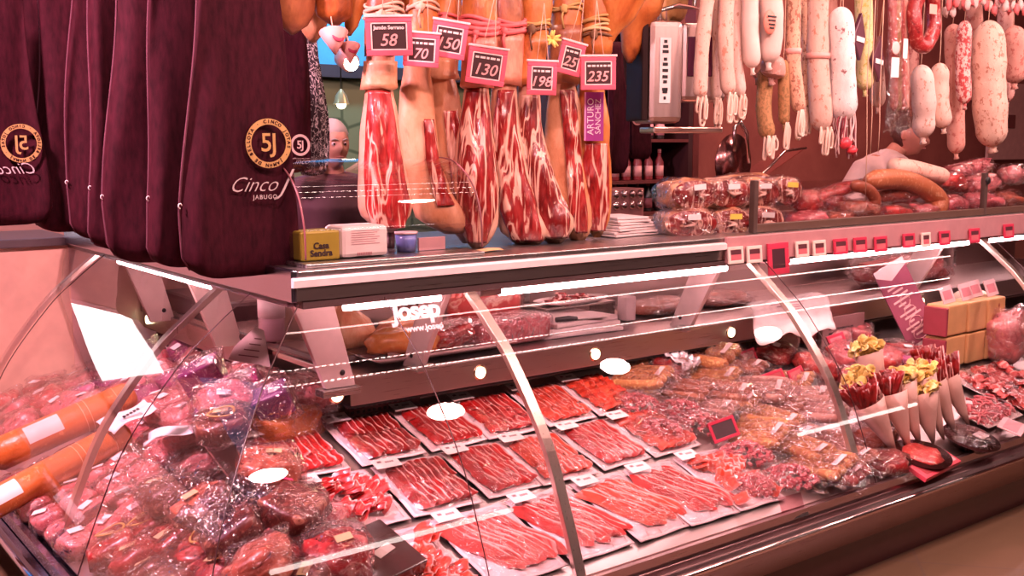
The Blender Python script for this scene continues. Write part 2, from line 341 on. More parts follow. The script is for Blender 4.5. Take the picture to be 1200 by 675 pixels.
# light tubes
TUBE = emit((1, .58, .60), 38.)
for x0, x1 in ((2.14, 3.27), (3.66, 5.08), (5.25, 6.9)):
    B(MB().tube([(x0, CY+.050, 1.103), (x1, CY+.050, 1.103)], .014, 10), 'light_tube', TUBE)
    B(MB().box(x0-.05, CY+.050, 1.113, .09, .045, .035), 'tube_holder', plain((.8, .66, .66), .4), smooth=False, bevel=.004)
for x0, x1 in ((2.1, 3.2), (3.5, 4.9), (5.1, 6.9)): B(MB().tube([(x0, 3.50, 1.132), (x1, 3.50, 1.132)], .010, 8), 'hidden_fill_tube', emit((1, .60, .60), 24.))  # unseen tubes added under the slab to brighten the inner shelf
B(MB().tube([(1.55, CY+.050, 1.103), (1.9, CY+.050, 1.103)], .010, 10), 'light_tube', TUBE)
for u, v in ((395, 463), (563, 432), (698, 410), (857, 392), (952, 374), (1080, 353)):
    p = P(u, v, y=LY-.012); B(MB().tube([(p.x, LY-.016, .762), (p.x, LY-.006, .762)], .021, 14), 'spot_reflection_disc', emit((1, .85, .5), 9.))  # glowing disc added in place of a ceiling spot mirrored in the glass
    B(MB().tube([(p.x, LY-.010, .762), (p.x, LY-.004, .762)], .030, 16), 'puck_ring', steel((.8, .6, .4), .25))
# glass decal
def onglass(u, v):   # where a sight line meets the curved glass (solved numerically)
    r = ray(u, v); t = .5
    best = None
    for k in range(2000):
        q = CAM+r*(k/2000*4/F*.9)
        if q.z > 1.13 or q.z < .33: continue
        o = CY-q.y
        for i in range(len(PROF)-1):
            if PROF[i+1][1] <= q.z <= PROF[i][1]:
                t_ = (PROF[i][1]-q.z)/(PROF[i][1]-PROF[i+1][1]); oo = PROF[i][0]+(PROF[i+1][0]-PROF[i][0])*t_
                if o <= oo: return q
    return q
q0 = onglass(487, 368)
dec = Matrix.Translation(q0-case.location+Vector((0, -.004, 0))) @ Matrix.Rotation(R(52), 4, 'X')
WHT = emit((1, .82, .8), .0) if False else plain((.92, .82, .8), .5)
text('Josep', .085, WHT, case, dec @ Matrix.Translation((0, .012, 0)), 'glass_lettering', .25, .0008, .003, spacing=.92)
text('www.josep', .030, WHT, case, dec @ Matrix.Translation((0.01, -.048, 0)), 'glass_lettering', .1, .0006, .001)

# side case, running back from the corner
side = thing('display_case', 'steel deli display case with curved glass running back from the corner under the dark bags', 'display case', (CX, CY, 0))
def S(mb, name, m, **k): return mb.build(name, m, side, world=True, **k)
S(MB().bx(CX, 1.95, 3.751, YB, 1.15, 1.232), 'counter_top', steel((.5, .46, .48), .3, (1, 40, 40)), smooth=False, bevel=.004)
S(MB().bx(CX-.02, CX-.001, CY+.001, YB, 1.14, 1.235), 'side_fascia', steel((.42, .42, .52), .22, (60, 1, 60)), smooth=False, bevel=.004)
S(MB().bx(CX-.006, CX+.05, CY+.06, YB, 1.12, 1.139), 'glass_clamp', plain((.16, .09, .09), .4), smooth=False, bevel=.003)
S(quad((.82, 2.2, zside(.82)), (1.24, 2.2, zside(1.24)), (1.24, YB, zside(1.24)), (.82, YB, zside(.82))), 'deck', steel((.7, .6, .58), .35, (20, 1, 20)), smooth=False, solid=.008)
S(quad((1.24, 3.32, zside(1.24)), (1.86, 3.32, zside(1.86)), (1.86, YB, zside(1.86)), (1.24, YB, zside(1.24))), 'rear_deck', steel((.7, .6, .58), .35, (20, 1, 20)), smooth=False, solid=.008)
S(MB().bx(1.235, 1.245, 2.27, 3.32, zside(1.24), .47), 'deck_step', STEEL, smooth=False)
S(MB().bx(1.862, 1.875, 3.32, YB, .60, .79), 'riser', steel((.55, .44, .43), .35, (40, 1, 40)), smooth=False)
S(MB().bx(1.69, 2.02, 3.78, YB, .79, .815), 'inner_shelf', steel((.6, .46, .45), .3, (30, 1, 30)), smooth=False, bevel=.004)
S(MB().bx(1.70, 1.708, 3.78, YB, .715, .789), 'shelf_fascia', steel((.58, .46, .44), .3, (60, 1, 60)), smooth=False, bevel=.003)
S(MB().bx(2.02, 2.05, 3.78, YB, .80, 1.15), 'rear_door', plain((.66, .36, .34), .4), smooth=False)
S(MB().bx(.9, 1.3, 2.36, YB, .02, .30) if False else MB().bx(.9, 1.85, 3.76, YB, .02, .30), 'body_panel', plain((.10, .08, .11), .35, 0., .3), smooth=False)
rp = [(-y+2.262+.832, z) for y, z in rail_prof[:-1]]
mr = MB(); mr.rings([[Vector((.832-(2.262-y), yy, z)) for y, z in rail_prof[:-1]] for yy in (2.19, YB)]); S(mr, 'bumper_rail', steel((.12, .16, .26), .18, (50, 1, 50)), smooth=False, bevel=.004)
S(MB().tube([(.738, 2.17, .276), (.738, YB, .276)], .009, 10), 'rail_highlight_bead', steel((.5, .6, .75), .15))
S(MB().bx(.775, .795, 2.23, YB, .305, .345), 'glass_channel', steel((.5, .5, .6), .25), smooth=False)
def side_glass(y0, y1, mitre=False):
    def f(u, v):
        k = v*(len(PROF)-1); i = min(int(k), len(PROF)-2); t = k-i; o = PROF[i][0]*(1-t)+PROF[i+1][0]*t; z = PROF[i][1]*(1-t)+PROF[i+1][1]*t
        a = (CY-o) if mitre else y0
        return (CX-o, a+(y1-a)*u, z)
    return MB().sheet(f, 6, len(PROF)-1)
JY = [3.13, 4.6, YB]
for i, y1 in enumerate(JY):
    y0 = JY[i-1] if i else CY
    S(side_glass(y0+.002, y1-.002, i == 0), 'glass_pane', G_)
    if i < 2: S(MB().tube([(CX-o-.001, y1, z) for o, z in PROF], .0018, 5), 'pane_joint', plain((.06, .015, .015), .3))
for y in (3.405, 4.75): S(rib_mesh(lambda o, z, s, y=y: (CX-o, y+s, z)), 'support_rib', steel((.66, .50, .46), .3, (40, 40, 1)), smooth=False, bevel=.002)
def bracket2(y):
    mb = MB(); x0, x1 = 1.47, 1.60
    vs = [(x0, y-.012, 1.14), (x0+.15, y-.012, 1.14), (x1+.11, y-.012, .80), (x1, y-.012, .80)]
    mb.rings([[Vector(p) for p in vs], [Vector((p[0], p[1]+.024, p[2])) for p in vs]]); return mb
for y in (3.09, 4.0, 4.75): S(bracket2(y), 'bracket', plain((.86, .60, .58), .35), smooth=False, bevel=.003)
S(MB().bx(1.58, 1.72, 3.06, 3.12, .775, .80), 'bracket_foot', STEEL, smooth=False, bevel=.003)
for y in (3.09, 4.75): S(MB().ball((1.66, y-.014, .85), (.010, .004, .010), 10, 6), 'bracket_bolt', BLACK)
S(MB().tube([(CX+.055, 3.55, 1.100), (CX+.055, 4.6, 1.100)], .012, 10), 'light_tube', TUBE)
S(MB().tube([(1.9, 3.85, 1.132), (1.9, 4.9, 1.132)], .010, 8), 'hidden_fill_tube', emit((1, .60, .60), 24.))  # hidden tube, added to light the side case from behind
S(MB().box(CX+.055, 3.50, 1.118, .045, .09, .035), 'tube_holder', plain((.3, .2, .2), .4), smooth=False, bevel=.004)
for u, v in ((298, 440), (174, 400)):
    p = P(u, v, x=1.69); S(MB().tube([(1.686, p.y, .762), (1.698, p.y, .762)], .021, 14), 'spot_reflection_disc', emit((1, .85, .5), 9.))  # added glowing disc, again for a spot's reflection
S(MB().bx(1.376, 2.05, YB, YB+.02, .3, 1.15), 'end_wall', plain((.80, .42, .38), .4, 0., .3), smooth=False)
S(MB().bx(1.95, 2.05, 3.78, YB, 1.15, 1.232), 'top_extension', steel((.5, .46, .48), .3, (1, 40, 40)), smooth=False)
# beige end panel of the neighbouring cabinet
ep = thing('end_cabinet', 'beige cabinet with dark steel top closing the far left end of the case', 'cabinet', (.9, YB+.02, 0))
MB().bx(-.6, 1.376, YB+.01, YB+.5, 0, 1.13).build('cabinet_panel', plain((.80, .46, .33), .45, 0., .2), ep, False, True)
MB().bx(-.62, 1.39, YB-.01, YB+.52, 1.131, 1.17).build('cabinet_top', plain((.10, .07, .07), .35), ep, False, True, bevel=.004)

# ------------------------------------------------------------------ hanging bars
def bar(name, label, x0, x1, y, z):
    t = thing(name, label, 'rail', ((x0+x1)/2, y, z)); MB().tube([(x0-(x0+x1)/2, 0, 0), (x1-(x0+x1)/2, 0, 0)], .014, 10).build('bar', STEEL, t)
    for x in (x0+.1, x1-.1): MB().tube([(x-(x0+x1)/2, 0, 0), (x-(x0+x1)/2, 0, 3.6-z)], .008, 8).build('hanger', STEEL, t)
    return t
bar('hanging_bar', 'steel bar over the counter from which the hams hang', 1.2, 3.3, 3.06, 2.42)
bar('hanging_bar', 'steel bar over the counter from which the salamis hang', 3.1, 6.2, 3.0, 2.42)
bb = thing('hanging_bar', 'steel bar from which the dark ham bags hang', 'rail', (1.27, 4.2, 2.5)); MB().tube([(0, -1.3, 0), (0, 1.6, 0)], .014, 10).build('bar', STEEL, bb)
for y in (-1.2, 1.5): MB().tube([(0, y, 0), (0, y, 1.1)], .008, 8).build('hanger', STEEL, bb)

# ------------------------------------------------------------------ hams
def interp(rows, v):
    if v <= rows[0][0]: return rows[0][1:]
    for a, b in zip(rows, rows[1:]):
        if a[0] <= v <= b[0]:
            t = (v-a[0])/(b[0]-a[0]); t = t*t*(3-2*t)*.5+t*.5
            return tuple(p+(q-p)*t for p, q in zip(a[1:], b[1:]))
    return rows[-1][1:]
def ham(label, yp, rows, face, skinm, cutm, name='hanging_ham', deep=.5, group=None, rope=None, collar=None, hang=True, cuty=0, seed=0):
    um = sum(r[1]+r[2] for r in rows)/2/len(rows)
    c0 = P(um, 167, y=yp); e2 = Vector((c0.x, c0.y, 0)).normalized(); e1 = Vector((e2.y, -e2.x, 0))
    def Q(u, v):          # local (across, height) of a sight line on the upright plane of this ham
        r = ray(u, v); t_ = (c0.x*e2.x+c0.y*e2.y)/(r.x*e2.x+r.y*e2.y); q = CAM+r*t_
        return (q.x-c0.x)*e1.x+(q.y-c0.y)*e1.y, q.z
    t = thing(name, label, 'ham', (c0.x, c0.y, 2.42), (0, 0, math.atan2(e1.y, e1.x)), group)
    N = 34; nr = 26; rr = []
    v0, v1 = rows[0][0], rows[-1][0]
    def sec(v):
        a, b = interp(rows, v); pa = Q(a, v); pb = Q(b, v); return (pa[0]+pb[0])/2, (pb[0]-pa[0])/2, (pa[1]+pb[1])/2
    def hd(v, hw): return min(.075, hw*deep+.008)
    def wob(th, z): return 1+.10*mnoise.noise(Vector((math.cos(th)*1.5+seed*7, math.sin(th)*1.5, z*8)))+.05*mnoise.noise(Vector((math.cos(th)*4+seed*7, math.sin(th)*4, z*16)))
    for i in range(N+1):
        v = v0+(v1-v0)*i/N; xc, hw, z = sec(v); d = hd(v, hw)
        ends = .3 if i == 0 else (.35 if i == N else (.8 if i == N-1 else 1.))
        rr.append([(xc+hw*math.cos(th)*wob(th, z)*ends, d*math.sin(th)*wob(th, z)*ends, z-2.42) for th in [2*math.pi*j/nr for j in range(nr)]])
    MB().rings(rr[::-1]).build('rind', skinm, t)
    if face:
        f0, f1 = face[0][0], face[-1][0]
        def fn(u, w):
            v = f0+(f1-f0)*w; xc, hw, z = sec(v); a, b = interp(face, v)
            xa = Q(a, v)[0]; xb = Q(b, v)[0]; x = xa+(xb-xa)*u
            s = max(-.97, min(.97, (x-xc)/max(hw, .01))); d = hd(v, hw)*math.sqrt(1-s*s)
            rim = min(1, 6*min(u, 1-u, w, 1-w))
            n = mnoise.noise(Vector((x*22+seed, z*5, seed*3.)))*.016+mnoise.noise(Vector((x*60+seed, z*14, seed*3.)))*.007
            return (x, -d*1.14-.002-rim*(.005+n*1.2), z-2.42)
        MB().sheet(fn, 24, 48).build('cut_face', cutm, t, solid=.004)
    ztop = Q(um, v0)[1]; xt = Q((rows[0][1]+rows[0][2])/2, v0)[0]
    MB().tube([(xt-.012, 0, ztop-2.42-.04), (xt-.004, 0, -.0), (xt+.004, -.003, .0), (xt+.012, 0, ztop-2.42-.04)], .003, 6).build('hanging_string', plain((.82, .6, .5), .8), t)
    if rope:
        for (v, m, r) in rope:
            xc, hw, z = sec(v); d = hd(v, hw)
            for q in (0, 1):
                mb = MB(); mb.tube([(xc+(hw+r)*1.05*math.cos(a), (d+r)*1.10*math.sin(a), z-2.42+(.010 if q else -.006)*math.sin(2*a+q*2+seed)+.012*q) for a in [2*math.pi*k/24 for k in range(25)]], r*(.8 if q else 1), 7)
                mb.build('rope', m, t)
        mb = MB(); mb.ball((xc-hw*.2, -d-.012, z-2.42), (.016, .012, .018), 8, 6, .5, seed); mb.tube([(xc-hw*.2, -d-.014, z-2.42), (xc-hw*.35, -d-.022, z-2.45), (xc-hw*.2, -d-.016, z-2.49)], r*.7, 6); mb.build('rope_knot', m, t)
    if collar:
        va, vb, m = collar; rr = []
        for i in range(7):
            v = va+(vb-va)*i/6; xc, hw, z = sec(v); d = hd(v, hw); g_ = .006+.006*(i/6)**2
            rr.append([(xc+(hw+g_)*math.cos(2*math.pi*j/18)*1.1, (d+g_)*math.sin(2*math.pi*j/18)*1.12, z-2.42+.006*math.sin(3*2*math.pi*j/18+seed)*(i == 6)) for j in range(18)])
        MB().rings(rr[::-1]).build('rind_collar', m, t)
    if name == 'hanging_ham':
        rr = []
        for i in range(12):
            v = v0+(64-v0)*i/11; xc, hw, z = sec(v); d = hd(v, hw); g_ = .004
            rr.append([(xc+(hw*wob(th, z)*1.04+g_)*math.cos(th), (d*wob(th, z)*1.04+g_)*math.sin(th), z-2.42+.008*math.sin(3*th+seed)*(i == 11)) for th in [2*math.pi*j/22 for j in range(22)]])
        MB().rings(rr[::-1]).build('shank_rind', [ORNG, BRN, ORNG, ORNG][seed % 4], t)
    return t
PEACH = hamskin((.66, .27, .13), (.80, .42, .25), (.46, .13, .05)); ORNG = hamskin((.46, .12, .025), (.66, .24, .06), (.20, .04, .01)); BRN = hamskin((.26, .07, .03), (.46, .16, .06), (.10, .02, .01))
FATC = hamskin((.70, .34, .22), (.84, .50, .36), (.50, .15, .08))
ROPEW = plain((.70, .42, .30), .8); NET = plain((.80, .16, .16), .6); ROPEB = plain((.55, .34, .12), .8)
H = 3.06
ham('tall cut ham hanging under the 58 price card, leftmost of the row', H, [(-60, 440, 462), (20, 430, 470), (70, 430, 462), (105, 428, 460), (150, 421, 468), (200, 419, 477), (240, 421, 484), (272, 432, 478)],
    [(107, 432, 457), (150, 429, 464), (200, 427, 473), (240, 429, 480), (266, 437, 474)], FATC, hamcut(1, .7, (.40, .016, .016)), rope=[(12, ROPEW, .006), (20, ROPEW, .006)], collar=(72, 104, PEACH), seed=1)
ham('smooth peach ham with its rind turned out, behind the 70 price card', 3.13, [(-60, 486, 506), (20, 480, 512), (85, 472, 504), (110, 467, 508), (150, 465, 512), (190, 468, 517), (225, 476, 528), (250, 484, 548), (274, 500, 562)],
    [(140, 497, 508), (180, 499, 513), (220, 506, 523), (240, 512, 532)], PEACH, hamcut(2, 1.), rope=[(10, ROPEW, .006)], seed=2)
ham('pale peach ham twisted to the right under the 150 price card', 3.15, [(-60, 518, 536), (30, 508, 540), (85, 500, 532), (120, 503, 540), (160, 508, 545), (200, 512, 548), (250, 522, 552), (285, 535, 556)],
    [(130, 520, 536), (170, 524, 543), (220, 530, 547), (270, 538, 552)], PEACH, hamcut(3, .8), rope=[(25, NET, .007)], collar=(70, 92, PEACH), seed=3)
ham('wide marbled ham split open under the 130 price card', H-.02, [(-60, 548, 574), (20, 542, 580), (60, 545, 578), (98, 545, 573), (130, 540, 574), (180, 533, 580), (220, 532, 586), (260, 538, 584), (285, 545, 576), (295, 552, 566)],
    [(104, 547, 570), (150, 539, 575), (200, 536, 582), (240, 538, 582), (284, 549, 570)], FATC, hamcut(4, 1., (.28, .010, .010)), rope=[(28, NET, .009), (34, NET, .009), (40, NET, .008)], collar=(44, 102, hamskin((.82, .2, .14), (.9, .42, .26), (.55, .1, .08))), seed=4)
ham('marbled ham with white seams, between the 130 and 198 price cards', H+.03, [(-60, 582, 606), (20, 578, 612), (60, 580, 610), (98, 576, 606), (140, 572, 608), (190, 571, 618), (240, 578, 632), (270, 586, 646), (292, 600, 638)],
    [(106, 584, 603), (150, 578, 605), (200, 577, 615), (240, 584, 628), (282, 600, 636)], FATC, hamcut(5, .9, (.31, .012, .012)), rope=[(30, NET, .009), (38, NET, .009)], collar=(40, 100, hamskin((.80, .22, .14), (.92, .46, .3), (.5, .1, .06))), seed=5)
ham('dark veined ham hanging directly behind the 198 price card', H, [(-60, 620, 642), (10, 612, 646), (40, 612, 640), (98, 607, 632), (140, 604, 634), (190, 604, 645), (230, 609, 658), (260, 616, 674), (286, 630, 670)],
    [(112, 612, 630), (160, 607, 635), (210, 610, 650), (250, 618, 668), (278, 634, 666)], FATC, hamcut(6, 1.2, (.22, .008, .008)), rope=[(30, ROPEB, .006), (36, plain((.2, .1, .05), .8), .005)], collar=(42, 100, ORNG), seed=6)
ham('peach ham with smooth rind on its left side, right of the 198 card', H+.04, [(-60, 655, 676), (20, 648, 680), (95, 645, 674), (130, 640, 680), (180, 636, 682), (220, 638, 690), (250, 644, 696), (284, 662, 694)],
    [(106, 656, 673), (150, 660, 678), (200, 664, 682), (250, 668, 688), (272, 674, 688)], PEACH, hamcut(7, .6), rope=[(12, ROPEB, .006)], collar=(30, 98, BRN), seed=7)
h8 = ham('orange-brown ham wearing a violet label, rightmost of the row', H, [(-60, 690, 712), (10, 684, 720), (60, 682, 716), (105, 676, 708), (150, 672, 714), (200, 672, 716), (240, 677, 717), (278, 688, 711)],
    [(168, 686, 711), (200, 682, 713), (240, 683, 714), (270, 690, 709)], ORNG, hamcut(8, .5), rope=[(26, ROPEB, .007), (36, plain((.75, .6, .3), .8), .006), (42, plain((.2, .1, .05), .8), .005)], seed=8)
def h8l(u, v, dy=-.072):
    c0 = h8.location; e2 = Vector((c0.x, c0.y, 0)).normalized(); e1 = Vector((e2.y, -e2.x, 0)); r = ray(u, v); t_ = (c0.x*e2.x+c0.y*e2.y+dy)/(r.x*e2.x+r.y*e2.y); q = CAM+r*t_
    return Vector(((q.x-c0.x)*e1.x+(q.y-c0.y)*e1.y, dy, q.z-c0.z))
a = h8l(685, 108); b = h8l(707, 165)
MB().bx(a.x, b.x, a.y, a.y+.002, b.z, a.z).build('violet_label', plain((.36, .03, .26), .5), h8, False)
MB().bx(a.x, a.x+.006, a.y-.002, a.y, b.z, a.z).build('label_edge', plain((.9, .35, .7), .5), h8, False)
Lm = Matrix.Translation(Vector(((a.x+b.x)/2-.012, a.y-.001, (a.z+b.z)/2))) @ XZ @ Matrix.Rotation(R(90), 4, 'Z')
text('ARTURO', .034, plain((.95, .75, .85), .5), h8, Lm, 'label_lettering')
text('SÁNCHEZ', .029, plain((.95, .75, .85), .5), h8, Matrix.Translation((.028, 0, 0)) @ Lm, 'label_lettering')
# whole hams hanging higher up
def whole(label, yp, rows, m, seed, name='whole_ham'):
    return ham(label, yp, rows, None, m, None, name, .75, rope=None, seed=seed)
whole('dark brown whole ham whose foot end drops beside the front bag', 3.3, [(-150, 306, 340), (-60, 292, 360), (-10, 306, 372), (14, 316, 368), (30, 326, 360), (41, 336, 348)], BRN, 11)
whole('brown whole ham tucked between the two at upper left', 3.42, [(-150, 352, 380), (-60, 340, 400), (10, 350, 398), (30, 352, 382), (50, 358, 376)], hamskin((.5, .17, .08), (.72, .36, .18), (.2, .05, .03)), 12)
whole('bright orange rounded whole ham above the paper drip cones', 3.25, [(-150, 372, 396), (-60, 360, 420), (0, 368, 414), (18, 370, 412), (30, 380, 404)], ORNG, 13)
whole('narrow orange ham end above and left of the 58 price card', 3.35, [(-150, 402, 425), (-60, 398, 436), (0, 402, 432), (30, 404, 420), (42, 406, 414)], ORNG, 14)
whole('large orange whole ham above the 235 price card', 3.0, [(-150, 716, 760), (-60, 690, 780), (-10, 700, 762), (20, 706, 745), (45, 704, 722), (60, 703, 712)], ORNG, 15)
whole('orange whole ham to the left of the weighing machine', 3.2, [(-150, 740, 780), (-50, 728, 790), (10, 722, 776), (40, 726, 756), (74, 730, 746)], ORNG, 16)
whole('golden whole ham above the weighing machine', 3.3, [(-150, 775, 800), (-50, 762, 815), (10, 770, 806), (30, 778, 800)], hamskin((.7, .3, .1), (.86, .48, .2), (.4, .14, .05)), 17)
whole('orange ham shank between the 70 and 150 price cards', 3.3, [(-100, 452, 492), (0, 468, 500), (30, 476, 496), (48, 480, 490)], ORNG, 18)
whole('orange ham shank filling the gap above the 25 price card', 3.35, [(-100, 630, 668), (0, 638, 664), (60, 640, 660), (84, 644, 654)], BRN, 19)
# net bits and yellow knot
kn = MB()
for k in range(9):
    a = 2*math.pi*k/9+random.uniform(-.3, .3); c = P(645, 46, y=H-.07); kn.tube([c, c+Vector((math.cos(a)*.02, -.012, math.sin(a)*.016)), c+Vector((math.cos(a)*.034, -.02, math.sin(a)*.03))], [.006, .007, .003], 6)
tag(kn.build('twine_knot', plain((.82, .62, .16), .7), None), 'frayed yellow twine knot tied in front of the ham behind the 198 card', 'knot')

# ------------------------------------------------------------------ hanging price cards
def price_card(label, u, v, w, h, roll, yaw, num, yp, head=None, gap=.0):
    c = P(u, v, y=yp); k = (c-CAM).dot(_fw)/F; W, Hh = w*k, h*k
    t = thing('price_card', label, 'price card', c, (R(3), R(roll), R(yaw-34)), 'price cards hung on the hams')
    e = .13*Hh
    mb = MB(); mb.bx(-W/2, W/2, -.006, .006, Hh/2-e, Hh/2); mb.bx(-W/2, W/2, -.006, .006, -Hh/2, -Hh/2+e*1.2); mb.bx(-W/2, -W/2+e, -.006, .006, -Hh/2+e*1.2, Hh/2-e); mb.bx(W/2-e, W/2, -.006, .006, -Hh/2+e*1.2, Hh/2-e)
    mb.build('card_frame', plain((.85, .13, .19), .35, 0., .3), t, False, bevel=.002)
    MB().bx(-W/2-.004, W/2+.004, -.009, .007, Hh/2, Hh/2+.008).build('frame_clip', plain((.92, .62, .60), .4), t, False, bevel=.002)
    s = MB(); i0, i1 = W/2-e, Hh/2-e
    s.bx(-i0, i0, -.0045, -.004, i1-.004, i1); s.bx(-i0, i0, -.0045, -.004, -i1+.002, -i1+.006); s.bx(-i0, -i0+.004, -.0045, -.004, -i1, i1); s.bx(i0-.004, i0, -.0045, -.004, -i1, i1)
    s.build('inner_border', plain((.95, .74, .68), .5), t, False)
    MB().bx(-i0, i0, -.003, .003, -i1, i1).build('slate_panel', plain((.05, .012, .012), .5), t, False)
    ink = plain((.95, .70, .66), .5)
    text(num, Hh*.44, plain((.90, .42, .40), .5), t, Matrix.Translation((-.004, -.0045, -.012)) @ XZ, 'price_figures', .25, .0004, .0006)
    if head: text(head, Hh*.135, ink, t, Matrix.Translation((0, -.0045, i1-.016)) @ XZ, 'card_heading', 0, .0004, .0006)
    else:
        m = MB(); x = -i0*.8
        while x < i0*.75: l = random.uniform(.008, .018); m.bx(x, x+l, -.0045, -.004, i1-.020, i1-.013); x += l+.004
        m.build('heading_dashes', ink, t, False)
    z1 = 2.42-c.z; MB().tube([(-.02, 0, Hh/2), (-.012, .01, Hh/2+.08), (.0, 0.03, Hh/2+.2)], .0014, 5).build('hanging_string', ROPEW, t)
    MB().tube([(.02, 0, Hh/2), (.012, .01, Hh/2+.08), (.0, .03, Hh/2+.2)], .0014, 5).build('hanging_string', ROPEW, t)
    return t
price_card('largest pink-framed price card, reading 58, on the leftmost ham', 456, 43, 54, 44, -1.5, 4, '58', 2.95, 'Jamón Serrano')
price_card('pink-framed price card reading 70, half hidden behind the 58 card', 494, 59, 42, 38, 4, 0, '70', 2.99)
price_card('pink-framed price card reading 150, tilted right', 526, 47, 42, 41, 9, 0, '150', 2.95)
price_card('pink-framed price card reading 130, in the middle of the hams', 570, 78, 46, 42, 8, 0, '130', 2.95)
price_card('small pink-framed price card reading 198', 635, 92, 35, 38, 2, 0, '198', 2.95)
price_card('narrow turned price card reading 25, above the 235 card', 669, 69, 30, 37, 13, 14, '25', 2.98)
price_card('pink-framed price card reading 235, above the violet ham label', 701, 86, 42, 38, -1, 4, '235', 2.93)

# paper drip cones
def drip(label, u, v, yp, s):
    c = P(u, v, y=yp); t = thing('drip_cone', label, 'paper cone', c, (R(-20), R(8), 0), 'paper drip cones')
    MB().rings([[(math.cos(a)*r, math.sin(a)*r, z) for a in [2*math.pi*k/16 for k in range(16)]] for r, z in ((.003, -s), (s*.62, 0))], False).build('paper_cone', plain((.90, .42, .38), .6), t, solid=.001)
    MB().ball((-.0, -s*.33, -s*.35), (s*.28, .004, s*.22), 14, 8).build('round_print', plain((.55, .04, .12), .5), t)
    MB().tube([(0, 0, -.002), (0, .01, .06)], .002, 5).build('hanging_string', ROPEW, t)
drip('pink paper drip cone under the orange whole ham', 391, 38, 3.1, .075)
drip('smaller pink paper drip cone nearer the spotlight', 409, 54, 3.14, .06)

# ------------------------------------------------------------------ ham bags
def bag(label, x, y, w, ht, zb, bulge=.05, group=None, m=None, skew=0, name='ham_bag', yaw=0., cat='bag'):
    t = thing(name, label, cat, (x, y, zb+ht), (0, 0, R(yaw)), group)
    rr = []
    for i in range(22):
        s = i/21; e_ = max(0, (s-.955)/.045)
        ww = w*(.62+.38*min(1, s*1.25))*(1-.10*e_*e_); d = bulge*(.55+.6*s)*(1-.45*e_*e_)
        z = -ht*s; cx = .012*math.sin(s*6+x*9+y*13)+skew*s; ring = []
        for j in range(28):
            th = 2*math.pi*j/28; c_, s_ = math.cos(th), math.sin(th)
            ex = math.copysign(abs(c_)**.45, c_); ey = math.copysign(abs(s_)**.8, s_)
            k = (.004+.010*s)*math.sin(s*5+j*.9+y*5)
            ring.append((cx+ww/2*ex, d/2*ey*(1+.25*math.sin(3*th+y*9))+k, z+.03*s**8*c_*c_))
        rr.append(ring)
    MB().rings(rr[::-1]).build('cloth_sleeve', m or cloth(), t)
    mb = MB(); mb.tube([rr[i][14] for i in range(22)], .0035, 6); mb.build('seam_piping', cloth((.10, .035, .05), (.15, .05, .07)), t)
    mb = MB(); mb.tube([(0, 0, -.01), (0, 0, 2.5-zb-ht)], .004, 6); mb.build('hanging_cord', cloth(), t)
    mb = MB(); c = Vector(rr[16][14]); mb.tube([c+Vector((-.004+.005*math.cos(a), -.012, .007*math.sin(a)-.02)) for a in [k*.7 for k in range(8)]], .002, 5)
    mb.build('drawstring_tip', plain((.8, .7, .65), .4, 0), t)
    return t, rr
def ring_text(s, r, size, m, parent, M, start=90, step=None, name='ring_lettering'):
    n = len(s); step = step or 360/n
    for k, ch in enumerate(s):
        if ch == ' ': continue
        a = start-step*k
        text(ch, size, m, parent, M @ Matrix.Rotation(R(a-90), 4, 'Z') @ Matrix.Translation((0, r, 0)), name, 0, .0004, .0005)
GOLD = plain((.80, .48, .18), .35, .4); SILV = plain((.62, .50, .48), .5)
def emblem(t, M, r, gold=GOLD, full=True):
    mb = MB(); n = 48
    o = [((r)*math.cos(2*math.pi*k/n), (r)*math.sin(2*math.pi*k/n), 0) for k in range(n)]; i = [((r*.76)*math.cos(2*math.pi*k/n), (r*.76)*math.sin(2*math.pi*k/n), 0) for k in range(n)]
    mb.add([M @ Vector(p) for p in o+i], [(k, (k+1) % n, n+(k+1) % n, n+k) for k in range(n)]); mb.build('emblem_ring', gold, t, False, solid=.0006)
    text('5J', r*1.05, gold, t, M @ Matrix.Translation((0, 0, 0)), 'emblem_figures', 0, .0006, .0006, spacing=.9)
    if full:
        s = 'CINCO JOTAS · JAMÓN DE BELLOTA · '
        ring_text(s, r*.88, r*.19, cloth(), t, M @ Matrix.Translation((0, 0, .0012)), 100)
BX = 1.245
bags_spec = [(2.99, .26, 1.205), (3.25, .25, 1.215), (3.52, .25, 1.21), (3.80, .25, 1.23), (4.10, .25, 1.24), (4.42, .25, 1.25), (4.78, .25, 1.27)]
lab = ['dark ham bag in front, with the large gold 5J emblem and silver script', 'plain dark ham bag directly behind the one with the gold emblem', 'plain dark ham bag, third from the front of the row',
       'plain dark ham bag, fourth from the front of the row', 'plain dark ham bag, third from the far end of the row', 'plain dark ham bag, second from the far end of the row', 'plain dark ham bag at the far end of the row, by the mirrored one']
for k, (y, w, zb) in enumerate(bags_spec):
    t, rr = bag(lab[k], BX+.018*math.sin(k*2.1)+(.05 if k == 0 else 0), y, (.33 if k else .36), .98, zb, .095 if k else .06, 'dark ham bags in a row', yaw=(0 if k == 0 else random.uniform(-6, 6)))
    if k == 0:
        fy = -.046
        c = P(315, 168, y=y+fy); M0 = Matrix.Translation(c-t.location) @ XZ
        emblem(t, M0, .072)
        text('Cinco', .062, SILV, t, Matrix.Translation(P(296, 217, y=y+fy)-t.location) @ XZ, 'script_lettering', .55, .0005, -.0008)
        text('J', .10, SILV, t, Matrix.Translation(P(331, 213, y=y+fy)-t.location) @ XZ, 'script_lettering', .55, .0005, -.001)
        text('JABUGO', .018, SILV, t, Matrix.Translation(P(311, 231, y=y+fy)-t.location) @ XZ, 'script_lettering', 0, .0005, .0002, spacing=1.2)
